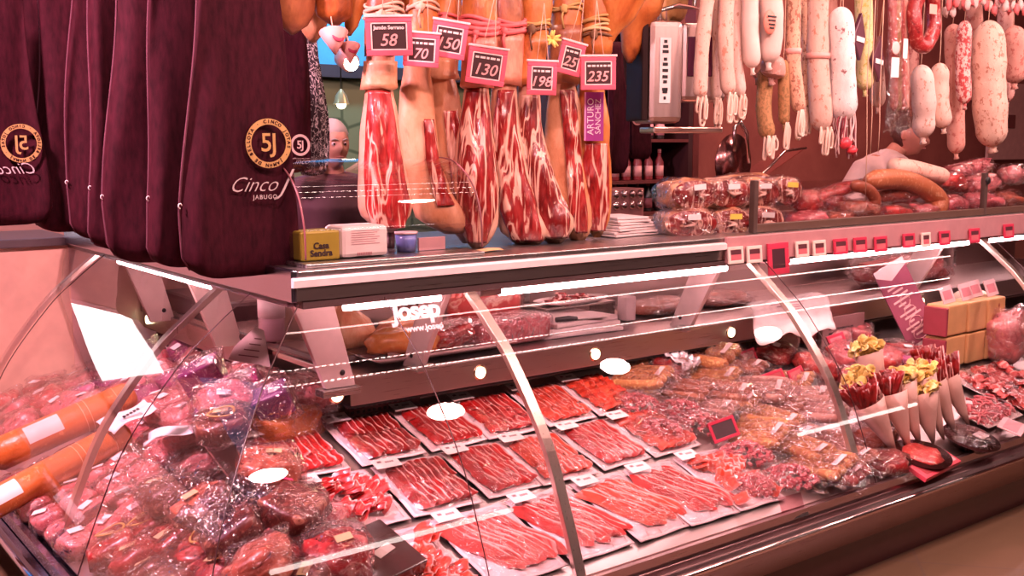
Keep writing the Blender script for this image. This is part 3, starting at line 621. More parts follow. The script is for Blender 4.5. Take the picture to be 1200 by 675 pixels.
# the bag at the left edge, a mirror reflection built as a solid bag
t, rr = bag('dark ham bag at the left edge of the picture, a mirror image with reversed 5J emblem', .92, 4.35, .36, .98, 1.29, .05)
c = P(25, 168, y=4.35-.042); M0 = Matrix.Translation(c-t.location) @ XZ @ Matrix.Diagonal((-1, 1, 1, 1)); emblem(t, M0, .072)
text('Cinco', .06, SILV, t, Matrix.Translation(P(20, 198, y=4.35-.042)-t.location) @ XZ @ Matrix.Diagonal((-1, 1, 1, 1)), 'script_lettering', .5, .0005, -.0005)
# second little group behind the front bag
p = P(346, 150, y=3.9)
t, rr = bag('slim dark ham bag with a small silver 5J emblem, behind the front bag', p.x-.03, 3.9, .19, .9, 1.48, .05)
emblem(t, Matrix.Translation(P(352, 170, y=3.865)-t.location) @ XZ, .042, plain((.72, .5, .45), .5), False)
text('Cinco', .036, SILV, t, Matrix.Translation(P(350, 189, y=3.865)-t.location) @ XZ, 'script_lettering', .5, .0005, -.0003)
p = P(366, 150, y=4.15)
bag('black ham bag covered in white handwriting, beside the small emblem bag', p.x, 4.15, .13, .65, 1.46, .05, m=script_print())
p = P(322, 100, y=4.3); bag('black and white patterned ham bag glimpsed behind the slim bag', p.x, 4.3, .09, .6, 1.5, .04, m=script_print())

# ------------------------------------------------------------------ salamis
def salami_at(label, ut, vt, ub, vb, rpx, m, yp=3.0, loops=0, group='salamis hung over the counter', cat='salami', name='salami', bend=0., band=None, top=None):
    a = P(ut, vt, y=yp); b = P(ub, vb, y=yp); k = (b-CAM).dot(_fw)/F; r = rpx*k
    if vt <= 2: a = a+(a-b).normalized()*random.uniform(.10, .2)
    t = thing(name, label, cat, (a.x, yp, a.z+.02), (0, 0, 0), group); L = a-b; pts = []; rad = []; er = min(r*1.25/L.length, .3)
    ss = [er*x for x in (0, .03, .10, .22, .42, .7, 1)]; ss = ss+[er+(1-2*er)*k/18 for k in range(1, 18)]+[1-x for x in ss[::-1]]
    wb = random.uniform(-.012, .012)
    for s in ss:
        q = b+L*s; q = q+Vector((bend*math.sin(s*math.pi)+wb*math.sin(s*6), wb*math.cos(s*5), 0)); e = min(s, 1-s)/er
        k_ = math.sqrt(max(.02, 1-(1-e)**2)) if e < 1 else 1
        pts.append(q-t.location); rad.append(r*k_*(1+.10*mnoise.noise(Vector((s*L.length*14, ut*.3, 0)))))
    MB().tube(pts, rad, 18).build('casing', m, t)
    kn_ = MB(); kn_.tube([pts[0]+Vector((0, 0, .004)), pts[0]+Vector((0, 0, -.014)), pts[0]+Vector((.004, 0, -.026))], [r*.30, r*.22, r*.34], 8); kn_.build('casing_end', m, t)
    st = MB().tube([pts[-1], pts[-1]+Vector((.01, .004, .06)), Vector((.0, 0, 2.43-t.location.z))], .0022, 5); st.build('hanging_string', ROPEW, t)
    for q in range(int(loops*1.8+.5)):
        x0 = random.uniform(-r, r)*.8; y0 = random.uniform(-r, 0)*.8; l = random.uniform(.06, .13); w = random.uniform(.008, .018)
        c = Vector((x0, y0, 0))+pts[0]+Vector((0, 0, r*.4))
        path = catmull([c, c+Vector((-w, -.004, -l*.5)), c+Vector((-w*.8, 0, -l*.9)), c+Vector((0, 0, -l)), c+Vector((w*.8, 0, -l*.9)), c+Vector((w*.6, -.004, -l*.4)), c+Vector((.002, 0, -.01))], 3)
        MB().tube(path, .0052, 6).build('tied_loop', plain((.86, .62, .50), .8), t)
    if band:
        c = pts[7+int(band*17)]; MB().tube([c-Vector((0, 0, .012)), c+Vector((0, 0, .012))], r*1.12, 18).build('paper_band', plain((.88, .42, .36), .5), t)
    return t
CREAM = salami((.78, .53, .43), (.60, .26, .18), .35, 40.); CREAM2 = salami((.82, .60, .52), (.55, .28, .2), .25, 45.); HERB = salami((.50, .24, .10), (.30, .16, .06), .9, 80.)
WHITE = salami((.93, .82, .78), (.30, .12, .12), .2, 36.); PAPER = plain((.86, .64, .56), .6); CHOR = salami((.48, .05, .04), (.75, .45, .38), .5, 50., .5); ROSEM = salami((.70, .34, .27), (.5, .15, .12), .5, 40.)
sal = [
 ('long thin cream salami, leftmost beside the weighing machine', 829, 0, 819, 115, 8.5, CREAM, 2.98, 2),
 ('long thin cream salami, second from the weighing machine', 841, 0, 839, 118, 8, CREAM2, 3.05, 3),
 ('long thin cream salami, third from the weighing machine', 852, 0, 852, 112, 9, CREAM, 2.97, 3),
 ('long thin whitish salami, fourth from the weighing machine', 864, 0, 864, 114, 8.5, CREAM2, 3.04, 3),
 ('short salami wrapped in white paper, left of the labelled bag', 879, 0, 881, 80, 10, PAPER, 2.98, 0),
 ('herb-coated tan salami under the white wrapped ones', 896, 78, 898, 163, 9.5, HERB, 3.06, 4),
 ('thin herb-coated salami right of the thicker herb one', 918, 70, 919, 146, 6.5, HERB, 3.02, 3),
 ('speckled tan salami between the herb ones and the banded one', 930, 0, 934, 132, 8.5, salami((.78, .45, .30), (.4, .16, .1), .7, 60.), 3.0, 4),
 ('thin speckled tan salami with dangling cords', 943, 0, 945, 128, 6.5, salami((.82, .52, .36), (.4, .16, .1), .6, 60.), 3.06, 4),
 ('broad cream salami with a pink paper band', 958, 0, 962, 154, 12.5, CREAM, 3.0, 3),
 ('big bright white salami peppered dark at the top', 985, 8, 989, 142, 15, WHITE, 2.95, 0),
 ('yellow herb-flecked salami right of the bright white one', 1012, 0, 1014, 106, 10, salami((.86, .70, .36), (.55, .5, .12), .6, 50.), 3.0, 0),
 ('short cream salami half behind the yellow herb-flecked one', 1026, 60, 1029, 126, 9, CREAM, 3.1, 0),
 ('cream speckled salami under the left side of the red sausage ring', 1080, 76, 1083, 162, 13, CREAM2, 3.02, 0),
 ('cream speckled salami under the right side of the red sausage ring', 1100, 74, 1104, 150, 11, CREAM, 3.0, 0),
 ('long pinkish cream salami just right of the red sausage ring', 1117, 28, 1121, 180, 10, ROSEM, 3.06, 0),
 ('thin red and white mottled chorizo before the long pink salami', 1130, 24, 1129, 122, 8.5, salami((.85, .55, .48), (.5, .06, .06), 1., 50.), 2.97, 0),
 ('thickest cream salami, large and hung near the right edge', 1158, 24, 1162, 172, 18.5, salami((.80, .54, .42), (.5, .22, .15), .5, 40.), 2.96, 0),
 ('short pale salami in clear bag at the right edge', 1188, 30, 1190, 98, 14, ROSEM, 3.0, 0),
 ('slim rosy salami behind the third cream one', 846, 0, 845, 96, 7, ROSEM, 3.16, 0),
 ('slim rosy salami behind the paper wrapped pair', 889, 0, 889, 92, 8, ROSEM, 3.15, 0),
 ('rosy salami hanging behind the banded cream one', 972, 0, 975, 118, 9, ROSEM, 3.16, 0),
 ('dark rosy salami deep behind the red sausage ring', 1066, 30, 1066, 130, 10, salami((.70, .36, .30), (.4, .1, .1), .6, 40.), 3.2, 0),
 ('rosy salami filling the gap left of the thickest one', 1141, 0, 1143, 118, 9, ROSEM, 3.14, 0),
 ('rosy salami at the far right behind the bagged one', 1178, 0, 1180, 120, 9, salami((.78, .42, .36), (.5, .14, .12), .6, 40.), 3.18, 0),
]
for s in sal:
    t = salami_at(s[0], s[1], s[2], s[3], s[4], s[5], s[6], s[7], s[8], band=(.42 if 'banded' in s[0] or 'pink paper band' in s[0] else None))
# salami in a labelled bag
t = salami_at('wide white salami with a round red label, right of the paper wrapped one', 902, 0, 903, 74, 13, PAPER, 2.97, 0)
k = P(902, 26, y=2.93)-t.location; MB().ball(k, (.038, .012, .05), 16, 10).build('round_label', plain((.78, .25, .18), .5), t)
for i, dz in enumerate((.022, .006, -.010, -.024)): MB().box(k.x, k.y-.012, k.z+dz, .05-.008*i, .004, .006).build('label_print', BLACK, t, False)
t = salami_at('brown cured meat in a pleated clear bag, hanging below the wrapped salamis', 905, 66, 905, 92, 14, salami((.62, .30, .24), (.8, .5, .45), .5, 40., .4), 3.02, 0)
# vacuum bag of thin sausages
t = thing('sausage_bag', 'clear bag of thin sausages with an oval label, left of the red sausage ring', 'bag', P(1052, -60, y=2.96)); 
for dx, m in ((-.05, CHOR), (-.017, HERB), (.017, CHOR), (.05, ROSEM)):
    a = P(1052, -45, y=2.97)+Vector((dx, 0, 0))-t.location; b = P(1054, 130, y=2.97)+Vector((dx*.9, 0, 0))-t.location
    MB().tube([a, a.lerp(b, .03), a.lerp(b, .5), a.lerp(b, .97), b], [.006, .02, .021, .02, .006], 12).build('sausage', m, t)
a = P(1052, -60, y=2.93)-t.location; b = P(1054, 156, y=2.93)-t.location
MB().sheet(lambda u, v: (a.x+(b.x-a.x)*v+(u-.5)*(.15+.10*max(0, (v-.85)/.15)), -.035-.012*math.sin(u*9+v*7)+.03*abs(u-.5), a.z+(b.z-a.z)*v+.015*math.sin(u*20)*(v > .97)), 16, 24).build('clear_film', bagfilm(), t)
c = P(1050, 56, y=2.91)-t.location; MB().ball(c, (.032, .003, .03), 16, 8).build('oval_label', plain((.85, .55, .5), .5), t)
c = P(1049, 79, y=2.91)-t.location; MB().box(c.x, c.y, c.z, .06, .002, .09).build('paper_label', CARD, t, False)
c = P(1061, 57, y=2.905)-t.location; MB().box(c.x, c.y, c.z, .035, .002, .09).build('paper_label', CARD, t, False)
MB().tube([(0, .01, -.02), (0, .02, 2.43-t.location.z)], .003, 5).build('hanging_string', ROPEW, t)
# red sausage ring
c = P(1083, 22, y=2.92); t = thing('sausage_ring', 'dark red sausage bent into a ring, hanging among the salamis', 'sausage', c)
MB().tube([(.083*math.cos(a), 0.004*math.sin(5*a), .13*math.sin(a)) for a in [R(100)-2*math.pi*k/36*.97 for k in range(37)]], [.012]+[.034]*35+[.012], 14).build('casing', meat('deep', 2.), t)
MB().tube([(0, 0, .12), (0, .01, 2.42-c.z)], .003, 5).build('hanging_string', ROPEW, t)
a_ = MB().box(-.0, -.045, .04, .06, .002, .045, None); a_.build('paper_label', plain((.8, .45, .35), .5), t, False)
# dark triangular packs
for k, (u, v, lab_) in enumerate(((1007, 46, 'upper dark lozenge-shaped pack hanging over the yellow salami'), (1029, 72, 'lower dark lozenge-shaped pack right of the yellow salami'))):
    c = P(u, v, y=2.94); t = thing('hanging_pack', lab_, 'pack', c, (0, R(8), 0), 'dark packs among the salamis')
    MB().add([(-.045, 0, .0), (0, 0, .12), (.05, 0, .01), (.03, 0, -.09), (-.045, .02, 0), (0, .02, .12), (.05, .02, .01), (.03, .02, -.09)], [(0, 1, 2, 3)[::-1], (4, 5, 6, 7), (0, 1, 5, 4), (1, 2, 6, 5), (2, 3, 7, 6), (3, 0, 4, 7)]).build('pouch', plain((.12, .03, .05), .35, 0., .5), t, False, bevel=.004)
    MB().box(.006, -.003, .0, .06, .003, .022).build('paper_label', CARD, t, False)
    MB().tube([(0, .01, .115), (0, .01, 2.42-c.z)], .0016, 5).build('hanging_string', ROPEW, t)
# netting below white salami
c = P(990, 150, y=2.95); t = thing('net_bundle', 'bundle of red and white netted strings dangling below the bright white salami', 'netting', c)
for k in range(26):
    a = random.uniform(-.055, .055); l = random.uniform(.05, .14); y = random.uniform(-.03, .03)
    MB().tube(catmull([(a*.7, y, .07), (a+random.uniform(-.02, .02), y, .02), (a+random.uniform(-.02, .02), y, -l*.5), (a*1.2, y, -l)], 3), .0035, 5).build('strand', plain((.80, .55, .52), .7) if k % 2 else plain((.32, .05, .07), .6), t)
MB().ball((-.03, -.03, -.07), (.035, .02, .025), 10, 7, .4, 3).build('red_seal', plain((.85, .06, .08), .4), t); MB().ball((.02, -.03, -.10), (.025, .02, .02), 10, 7, .4, 5).build('red_seal', plain((.85, .06, .08), .4), t)
MB().tube([(0, 0, .06), (0, 0.05, 2.42-c.z)], .002, 5).build('hanging_string', ROPEW, t)
# long cords
for k, (u, v0, v1, lab_) in enumerate(((1016, 100, 235, 'long pale cord hanging past the yellow salami'), (1022, 90, 180, 'shorter pale cord beside the long one'), (1031, 110, 178, 'pale cord dangling left of the clear sausage bag'))):
    a = P(u, v0, y=2.93); b = P(u-2, v1, y=2.93); MBt = MB().tube([Vector((0, 0, 2.42-a.z)), Vector((0, 0, 0)), (b-a)*.5+Vector((.006, 0, 0)), b-a], .0022, 5)
    o = MBt.build('cord', ROPEW, None); o.location = a; tag(o, lab_, 'cord', 'cords among the salamis')
# cluster of small red tags and nets above the right hand salamis
for k in range(22):
    u = 1108+k*4.4; c = P(u, random.uniform(-4, 14), y=2.95+random.uniform(-.04, .06)); t = MB().ball((0, 0, 0), (.022, .012, .028), 8, 6, .7, k).tube([(0, 0, .02), (.004, 0, .12), (0, 0, 2.42-c.z)], .0018, 5).build('string_knot', NET if k % 2 else plain((.85, .55, .5), .7), None)
    t.location = c; tag(t, 'small red or pale knot of netting above the right-hand salamis', 'knot', 'netting knots above the salamis')

# ------------------------------------------------------------------ things on the counter top (z = 1.232)
ZT = 1.233
# small curved glass case
gc = thing('counter_glass_case', 'small curved glass case on the counter holding the yellow and white boxes', 'glass case', (1.47, 2.90, ZT))
MB().bx(-.05, .60, -.06, .45, 0, .012).build('base_frame', STEEL, gc, False, bevel=.003)
pr = catmull([(-.05, .024), (-.045, .12), (-.005, .22), (.08, .29), (.18, .315), (.40, .315)], 5)
MB().sheet(lambda u, v: (-.045+.64*u, pr[int(v*(len(pr)-1))][0], pr[int(v*(len(pr)-1))][1]), 4, len(pr)-1).build('glass_front', G_, gc)
for x in (-.045, .595):
    MB().tube([(x, a, b) for a, b in pr], .003, 6).build('glass_edge', plain((.30, .10, .11), .3), gc)
    MB().add([(x, .40, .024)]+[(x, a, b) for a, b in pr], [tuple(range(len(pr)+1))]).build('glass_side', G_, gc, False)
MB().bx(-.045, .595, .05, .055, .024, .10).build('glass_divider', G_, gc, False)
# boxes
def boxthing(name, label, cat, u0, v0, u1, v1, y, depth, m, yaw=0, group=None, z=ZT, rb=.006):
    a = P(u0, v0, y=y); b = P(u1, v1, y=y); w = abs(b.x-a.x); h = abs(a.z-z) if z is not None else abs(a.z-b.z)
    t = thing(name, label, cat, ((a.x+b.x)/2, y, z if z is not None else b.z), (0, 0, R(yaw)), group)
    MB().bx(-w/2, w/2, 0, depth, 0, h).build('carton', m, t, False, bevel=rb); return t, w, h
t, w, h = boxthing('yellow_box', 'mustard yellow carton lettered Casa Sendra inside the small glass case', 'box', 353, 272, 399, 312, 2.905, .1, plain((.40, .30, .03), .5), z=ZT+.013)
bl = plain((.04, .02, .02), .5)
text('Casa', h*.30, bl, t, Matrix.Translation((0, -.0015, h*.50)) @ XZ, 'box_lettering', 0, .0004, .0008)
text('Sendra', h*.30, bl, t, Matrix.Translation((0, -.0015, h*.25)) @ XZ, 'box_lettering', 0, .0004, .0008)
t, w, h = boxthing('white_box', 'pinkish white carton with printed lines and a barcode beside the yellow carton', 'box', 400, 266, 456, 308, 2.905, .12, plain((.93, .76, .70), .5), z=ZT+.013, rb=.014)
mb = MB()
for i in range(7): mb.bx(-w*.30, w*(.30-.05*(i % 3)), -.0012, -.0005, h*(.85-.07*i), h*(.865-.07*i))
for i in range(9): mb.bx(-w*.18+i*.006, -w*.18+i*.006+.003, -.0012, -.0005, h*.08, h*.17)
mb.build('printing', plain((.55, .2, .22), .6), t, False)
c = P(478, 300, y=2.97); t = thing('blue_tub', 'small clear tub with blue pattern between the white carton and the ham tip', 'tub', (c.x, 2.98, ZT+.013))
MB().rings([[(r*math.cos(2*math.pi*k/20), r*math.sin(2*math.pi*k/20), z) for k in range(20)] for r, z in ((.03, 0), (.036, .06))]).build('tub_wall', plain((.16, .20, .55), .4, 0., .4), t)
MB().rings([[(r*math.cos(2*math.pi*k/20), r*math.sin(2*math.pi*k/20), z) for k in range(20)] for r, z in ((.038, .058), (.039, .066))]).build('tub_lid', plain((.85, .6, .62), .4), t)
c = P(461, 300, y=3.1); t = thing('bottle', 'dark little bottle with a pale cap standing behind the white carton', 'bottle', (c.x, 3.12, ZT+.013))
MB().rings([[(r*math.cos(2*math.pi*k/14), r*math.sin(2*math.pi*k/14), z) for k in range(14)] for r, z in ((.016, 0), (.017, .07), (.008, .09), (.008, .11))]).build('bottle_body', plain((.12, .03, .05), .2), t)
MB().rings([[(r*math.cos(2*math.pi*k/14), r*math.sin(2*math.pi*k/14), z) for k in range(14)] for r, z in ((.012, .11), (.012, .13))]).build('bottle_cap', plain((.8, .7, .8), .3), t)
t, w, h = boxthing('folded_card', 'pinkish card leaning behind the small glass case front', 'card', 491, 279, 522, 297, 2.97, .01, plain((.8, .45, .45), .5), z=ZT+.013, rb=.001)
c = P(548, 296, z=ZT); t = thing('paper_scrap', 'yellowish greaseproof paper lying on the counter under the ham tips', 'paper', (c.x, c.y, ZT))
MB().sheet(lambda u, v: ((u-.5)*.26, (v-.5)*.06, .004+.004*math.sin(u*9)+.003*math.sin(v*8+u*5)), 14, 6).build('paper_sheet', plain((.80, .50, .24), .6), t, solid=.001)
# stack of white papers and tray behind the hams
c = P(735, 276, z=ZT); t = thing('paper_stack', 'loose stack of white wrapping papers on the counter right of the hams', 'papers', (c.x, c.y+.05, ZT))
for k in range(7): MB().box(0, 0, .006+k*.011, .26-.018*k, .20, .009, Matrix.Rotation(R(random.uniform(-9, 9)), 4, 'Z')).build('paper_layer', plain((.86, .68, .66), .6), t, False, bevel=.002)
c = P(770, 272, z=ZT); t = thing('round_box', 'low round striped box beside the stack of wrapping papers', 'box', (c.x+.12, c.y+.16, ZT))
MB().rings([[(r*math.cos(2*math.pi*k/26), r*math.sin(2*math.pi*k/26), z) for k in range(26)] for r, z in ((.095, 0), (.1, .045), (.0955, .047))]).build('box_wall', plain((.4, .2, .16), .5), t)
# vacuum packed ham pieces, two rows on the counter
def hampiece(label, u, v, wpx, hpx, y, seed, lab=CARD, m='deep'):
    c = P(u, v, y=y); k = (c-CAM).dot(_fw)/F; w = wpx*k/.82/2; h = hpx*k/2
    t = thing('vacuum_packed_ham', label, 'ham piece', (c.x, y+.06, c.z), (0, 0, R(-24+random.uniform(-6, 6))), 'vacuum packed ham pieces on the counter')
    MB().ball((0, 0, 0), (w, .085, h), 22, 14, .22, seed, .62).build('rind_side', FATC if seed % 2 else PEACH, t)
    def fn(a, b):
        x = (a-.5)*2; z = (b-.5)*2; rr = math.sqrt(x*x+z*z)+1e-6; k2 = max(abs(x), abs(z))/rr; X = x*k2; Z = z*k2
        return (X*w*.95+.03*w, -.066-.030*(1-(X*X+Z*Z)*.45)+.006*mnoise.noise(Vector((X*3, Z*3, seed))), Z*h*.90+.03*h)
    MB().sheet(fn, 14, 14).build('lean_face', hamcut(seed+20, .55, (.26, .010, .009)), t)
    bx_ = MB(); 
    for q in range(3):
        a = seed*1.3+q*1.1; bx_.tube([(w*.1, -.108, 0), (w*.1+w*.4*math.cos(a), -.106, h*.4*math.sin(a))], [.009, .002], 6)
    bx_.build('white_seam', plain((.9, .55, .45), .5), t)
    MB().ball((0, 0, 0), (w*1.07, .112, h*1.07), 26, 16, .20, seed+5, .6).build('clear_film', bagfilm(), t)
    for sg in (-1, 1):
        MB().sheet(lambda a, b: (sg*(w*.9+b*.045), -.03+.03*math.sin(a*8+seed)*b, (a-.5)*h*1.7*(1-.3*b)), 10, 3).build('film_seam', bagfilm(), t)
    MB().box(w*.05, -.124, h*.52, .052, .003, .022, Matrix.Rotation(R(-6+3*(seed % 4)), 4, 'Y')).build('price_label', lab, t, False)
    return t
YL = plain((.88, .66, .10), .5)
hampiece('packed ham piece at the left end of the bottom row, broad fatty side showing', 814, 262, 54, 34, 2.96, 1)
hampiece('packed ham piece with a yellow label, middle of the bottom row', 860, 261, 46, 33, 2.96, 2, YL)
hampiece('packed ham piece at the right end of the bottom row, against the partition post', 899, 259, 42, 33, 2.96, 3)
hampiece('packed ham piece at the left end of the top row', 816, 228, 52, 36, 2.99, 4)
hampiece('packed ham piece second in the top row with pale cross seam', 857, 227, 46, 35, 3.0, 5)
hampiece('packed ham piece third in the top row, darkest lean', 893, 226, 40, 34, 3.0, 6)
hampiece('packed ham piece behind the partition post, pale label on top', 924, 224, 34, 32, 3.06, 7, YL)
hampiece('pale packed ham piece behind the top row', 886, 216, 60, 24, 3.2, 8)
# glass partition with posts
gp = thing('glass_partition', 'low frameless glass partition with dark posts on the counter right of the packed hams', 'partition', (3.45, 2.87, ZT))
MB().bx(.0, 1.78, -.004, .004, .03, .205).build('glass_sheet', G_, gp, False)
MB().bx(-.01, 3.5, -.012, .012, 0, .035).build('bottom_channel', plain((.13, .07, .05), .4), gp, False, bevel=.003)
MB().bx(1.8, 3.5, -.004, .004, .03, .205).build('glass_sheet', G_, gp, False)
for x in (.0, 1.785, 3.45): MB().bx(x-.012, x+.012, -.014, .014, 0, .215).build('post', plain((.10, .06, .05), .4), gp, False, bevel=.003)
for x in (1.785,): MB().ball((x, -.018, .175), (.02, .012, .02), 12, 8).build('post_knob', BLACK, gp)

# generic lying things
CHUNKS = {}
def lump(name, label, cat, loc, rot, size, m, seed=0, film_=True, labelm=None, group=None, nz=.3, pw=.6, lsize=.045, lrot=0, skirt=True):
    t = thing(name, label, cat, loc, rot, group)
    key = (round(size[0], 3), round(size[1], 3), round(size[2], 3), m.name, seed % 3, pw, nz)
    if key not in CHUNKS:
        o = MB().ball((0, 0, size[2]), size, 18, 12, nz, seed, pw).build('meat', m, t); CHUNKS[key] = o.data
        if film_:
            f = MB(); f.ball((0, 0, size[2]*1.03), (size[0]*1.10, size[1]*1.12, size[2]*1.12), 18, 12, nz*1.3, seed+1, pw)
            if skirt:
                for sg in (-1, 1):
                    f.sheet(lambda a, b: ((a-.5)*size[0]*2.1*(1-.15*b), sg*(size[1]*.95+b*.035), size[2]*(.9+.5*math.sin(a*7+seed)*b)+.006*math.sin(a*23)), 14, 3)
            CHUNKS[key, 'f'] = f.build('clear_film', bagfilm() , t).data
    else:
        o = bpy.data.objects.new('meat', CHUNKS[key]); COL.objects.link(o); o.parent = t
        if film_: o = bpy.data.objects.new('clear_film', CHUNKS[key, 'f']); COL.objects.link(o); o.parent = t
    if labelm:
        MB().box(0, 0, 0, lsize, lsize*.65, .002, Matrix.Translation((random.uniform(-.3, .3)*size[0], random.uniform(-.3, .3)*size[1], size[2]*2.17)) @ Matrix.Rotation(lrot+random.uniform(-.5, .5), 4, 'Z')).build('price_label', labelm, t, False)
    return t
# meats behind the partition
def heap(label, u, v, y, size, m, rot=(0, 0, 0), seed=0, film_=True, name='packed_meat', cat='meat', nz=.3, pw=.75, z=None):
    c = P(u, v, y=y); t = lump(name, label, cat, (c.x, y, c.z-size[2] if z is None else z), rot, size, m, seed, film_, None, None, nz, pw); return t
hp = [
 ('flat packed ribs lying lowest at the left behind the partition', 945, 258, 3.02, (.10, .08, .045), 'rose'), ('packed meat chunk standing on the ribs near the left post', 945, 236, 3.05, (.07, .06, .05), 'red'),
 ('packed pale meat right of the lowest ribs', 985, 258, 3.0, (.10, .07, .04), 'loin'), ('dark packed piece under the curved sausage', 975, 240, 3.08, (.08, .06, .04), 'deep'),
 ('clear bag of brown sausage pieces below the curved sausage', 1006, 247, 2.99, (.12, .07, .045), 'loin'), ('long stack of thin packed sausages, left behind the curved one', 975, 226, 3.12, (.20, .05, .028), 'red'),
 ('packed red piece in the middle behind the partition', 1045, 254, 2.98, (.10, .07, .05), 'red'), ('second packed red piece right of the middle', 1080, 250, 2.98, (.10, .07, .045), 'rose'),
 ('long thin packed sausages under the big brown sausage', 1048, 228, 3.06, (.17, .05, .03), 'loin'), ('packed red loin slab right of the hooked brown sausage', 1112, 240, 2.99, (.12, .07, .05), 'rose'),
 ('packed red slab upper middle beside the pale loin', 1115, 214, 3.1, (.12, .06, .05), 'red'), ('packed pink slab lying further right on the heap', 1150, 238, 2.98, (.12, .07, .05), 'rose'),
 ('packed piece with white tag near the right post', 1150, 216, 3.06, (.12, .06, .05), 'pink'), ('packed meat at the right post, low', 1180, 236, 2.98, (.10, .06, .05), 'loin'),
 ('round pale packed meat on top at the right post', 1185, 205, 3.1, (.07, .06, .05), 'pink'), ('flat pink pack filling the heap behind the right part', 1130, 200, 3.25, (.2, .08, .04), 'rose'),
]
for i, (lb, u, v, y, sz, mk) in enumerate(hp): heap(lb, u, v, y, sz, meat(mk), (0, R(random.uniform(-14, 14)), R(random.uniform(-20, 20))), i)
def sausage(label, pts, r, m, name='sausage', cat='sausage', group=None, film_=False, taper=.4):
    pts = [Vector(p) for p in catmull(pts, 5)]; o0 = pts[0].copy(); n = len(pts)
    t = thing(name, label, cat, o0, (0, 0, 0), group); rad = [r*min(1, taper+1.6*min(i, n-1-i)/ (n*.22)) for i in range(n)]; rad = [min(x, r) for x in rad]
    MB().tube([p-o0 for p in pts], rad, 14).build('casing', m, t); return t
SB = salami((.46, .13, .05), (.7, .35, .2), .3, 60., .4)
def hz(u, v, y): return P(u, v, y=y)
sausage('big brown sausage lying across the middle of the heap behind the partition', [hz(1015, 212, 3.0), hz(1050, 210, 3.02), hz(1080, 219, 3.0), hz(1100, 236, 2.98), hz(1093, 252, 2.96)], .05, SB)
sausage('dark brown curved sausage end in front of the big brown one', [hz(998, 217, 2.97), hz(1015, 221, 2.96), hz(1025, 232, 2.95), hz(1024, 242, 2.95)], .028, salami((.28, .06, .03), (.5, .2, .1), .3, 60., .4))
sausage('pale fatty loin resting on top of the heap before the worker', [hz(1042, 195, 3.15), hz(1065, 197, 3.12), hz(1090, 203, 3.1), hz(1108, 208, 3.1)], .045, salami((.88, .56, .44), (.7, .3, .22), .4, 30., .5))
# tan cured pieces behind: rail posts of steel rack
# ------------------------------------------------------------------ tickets on the rail
def ticket(label, u, v, wpx, hpx, frame, lift=0):
    c = P(u, v, y=CY-.03); k = (c-CAM).dot(_fw)/F; w = wpx*k/.8; h = hpx*k
    t = thing('shelf_ticket', label, 'price ticket', c, (R(-6), 0, 0), 'price tickets along the rail'); e = .16*min(w, h)*1.2
    mb = MB(); mb.bx(-w/2, w/2, -.004, .004, h/2-e, h/2); mb.bx(-w/2, w/2, -.004, .004, -h/2, -h/2+e); mb.bx(-w/2, -w/2+e, -.004, .004, -h/2+e, h/2-e); mb.bx(w/2-e, w/2, -.004, .004, -h/2+e, h/2-e)
    mb.build('ticket_frame', frame, t, False, bevel=.0015)
    if h > .11: MB().bx(-w/2+e, w/2-e, -.002, .002, -h/2+e, h/2-e).build('slate_panel', plain((.07, .02, .03), .5), t, False)
    else:
        MB().bx(-w/2+e, w/2-e, -.002, .002, -h/2+e, h/2-e-.018).build('picture_panel', plain((.55, .25, .15) if frame is WHITEPL else (.70, .16, .19), .5), t, False)
        MB().bx(-w/2+e, w/2-e, -.003, .003, h/2-e-.018, h/2-e).build('dark_heading', plain((.12, .03, .04), .5), t, False)
    MB().bx(-.008, .008, .002, .012, -.012, .012).build('clip', STEEL, t, False)
    return t
WP = plain((.94, .76, .66), .45)
tk = [(862, 299, 21, 20, WP, 'leftmost white-framed shelf ticket on the rail'), (884, 298, 21, 20, WP, 'white-framed ticket just left of the large red one'), (912, 303, 30, 37, REDPL, 'large red-framed slate ticket on the rail, above the second rib'),
 (940, 292, 19, 19, WP, 'white-framed ticket just right of the large red one'), (960, 291, 19, 19, WP, 'white-framed ticket, second right of the large red one'), (985, 289, 21, 19, REDPL, 'red ticket, first to the right of the white pair'),
 (1008, 287, 20, 18, REDPL, 'red ticket, second to the right of the white pair'), (1032, 286, 20, 18, REDPL, 'red ticket, third to the right of the white pair'), (1065, 282, 19, 17, REDPL, 'red ticket touching the lone white one from the left'),
 (1085, 281, 15, 17, WP, 'lone white-framed ticket between red ones'), (1107, 279, 18, 17, REDPL, 'red ticket touching the lone white one from the right'), (1142, 276, 18, 17, REDPL, 'red ticket second from the right end of the rail'), (1182, 271, 18, 17, REDPL, 'red ticket at the right end of the rail')]
for u, v, w, h, m, lb in tk: ticket(lb, u, v, w, h, m)

# ------------------------------------------------------------------ weighing machine
c = P(790, 84, y=3.15); k = (c-CAM).dot(_fw)/F
t = thing('weighing_machine', 'steel hanging scale with a dark screen and a paper strip, left of the salamis', 'scale', c, (0, 0, R(-26)))
MB().bx(-.13, .02, -.06, .16, -.21, .20).build('machine_body', steel((.70, .52, .48), .35, (40, 1, 1)), t, False, bevel=.025)
MB().bx(.02, .22, -.03, .15, -.12, .195).build('display_housing', steel((.60, .42, .40), .35, (40, 1, 1)), t, False, bevel=.02)
MB().bx(-.155, -.13, -.055, .16, -.20, .19).build('side_panel', plain((.03, .015, .015), .7, 0., 0., .1), t, False, bevel=.005)
MB().bx(.045, .20, -.036, -.028, -.02, .14).build('screen', plain((.10, .02, .05), .2), t, False, bevel=.003)
MB().bx(-.085, -.038, -.064, -.061, -.13, .13).build('paper_strip', plain((.93, .80, .78), .5), t, False)
mb = MB()
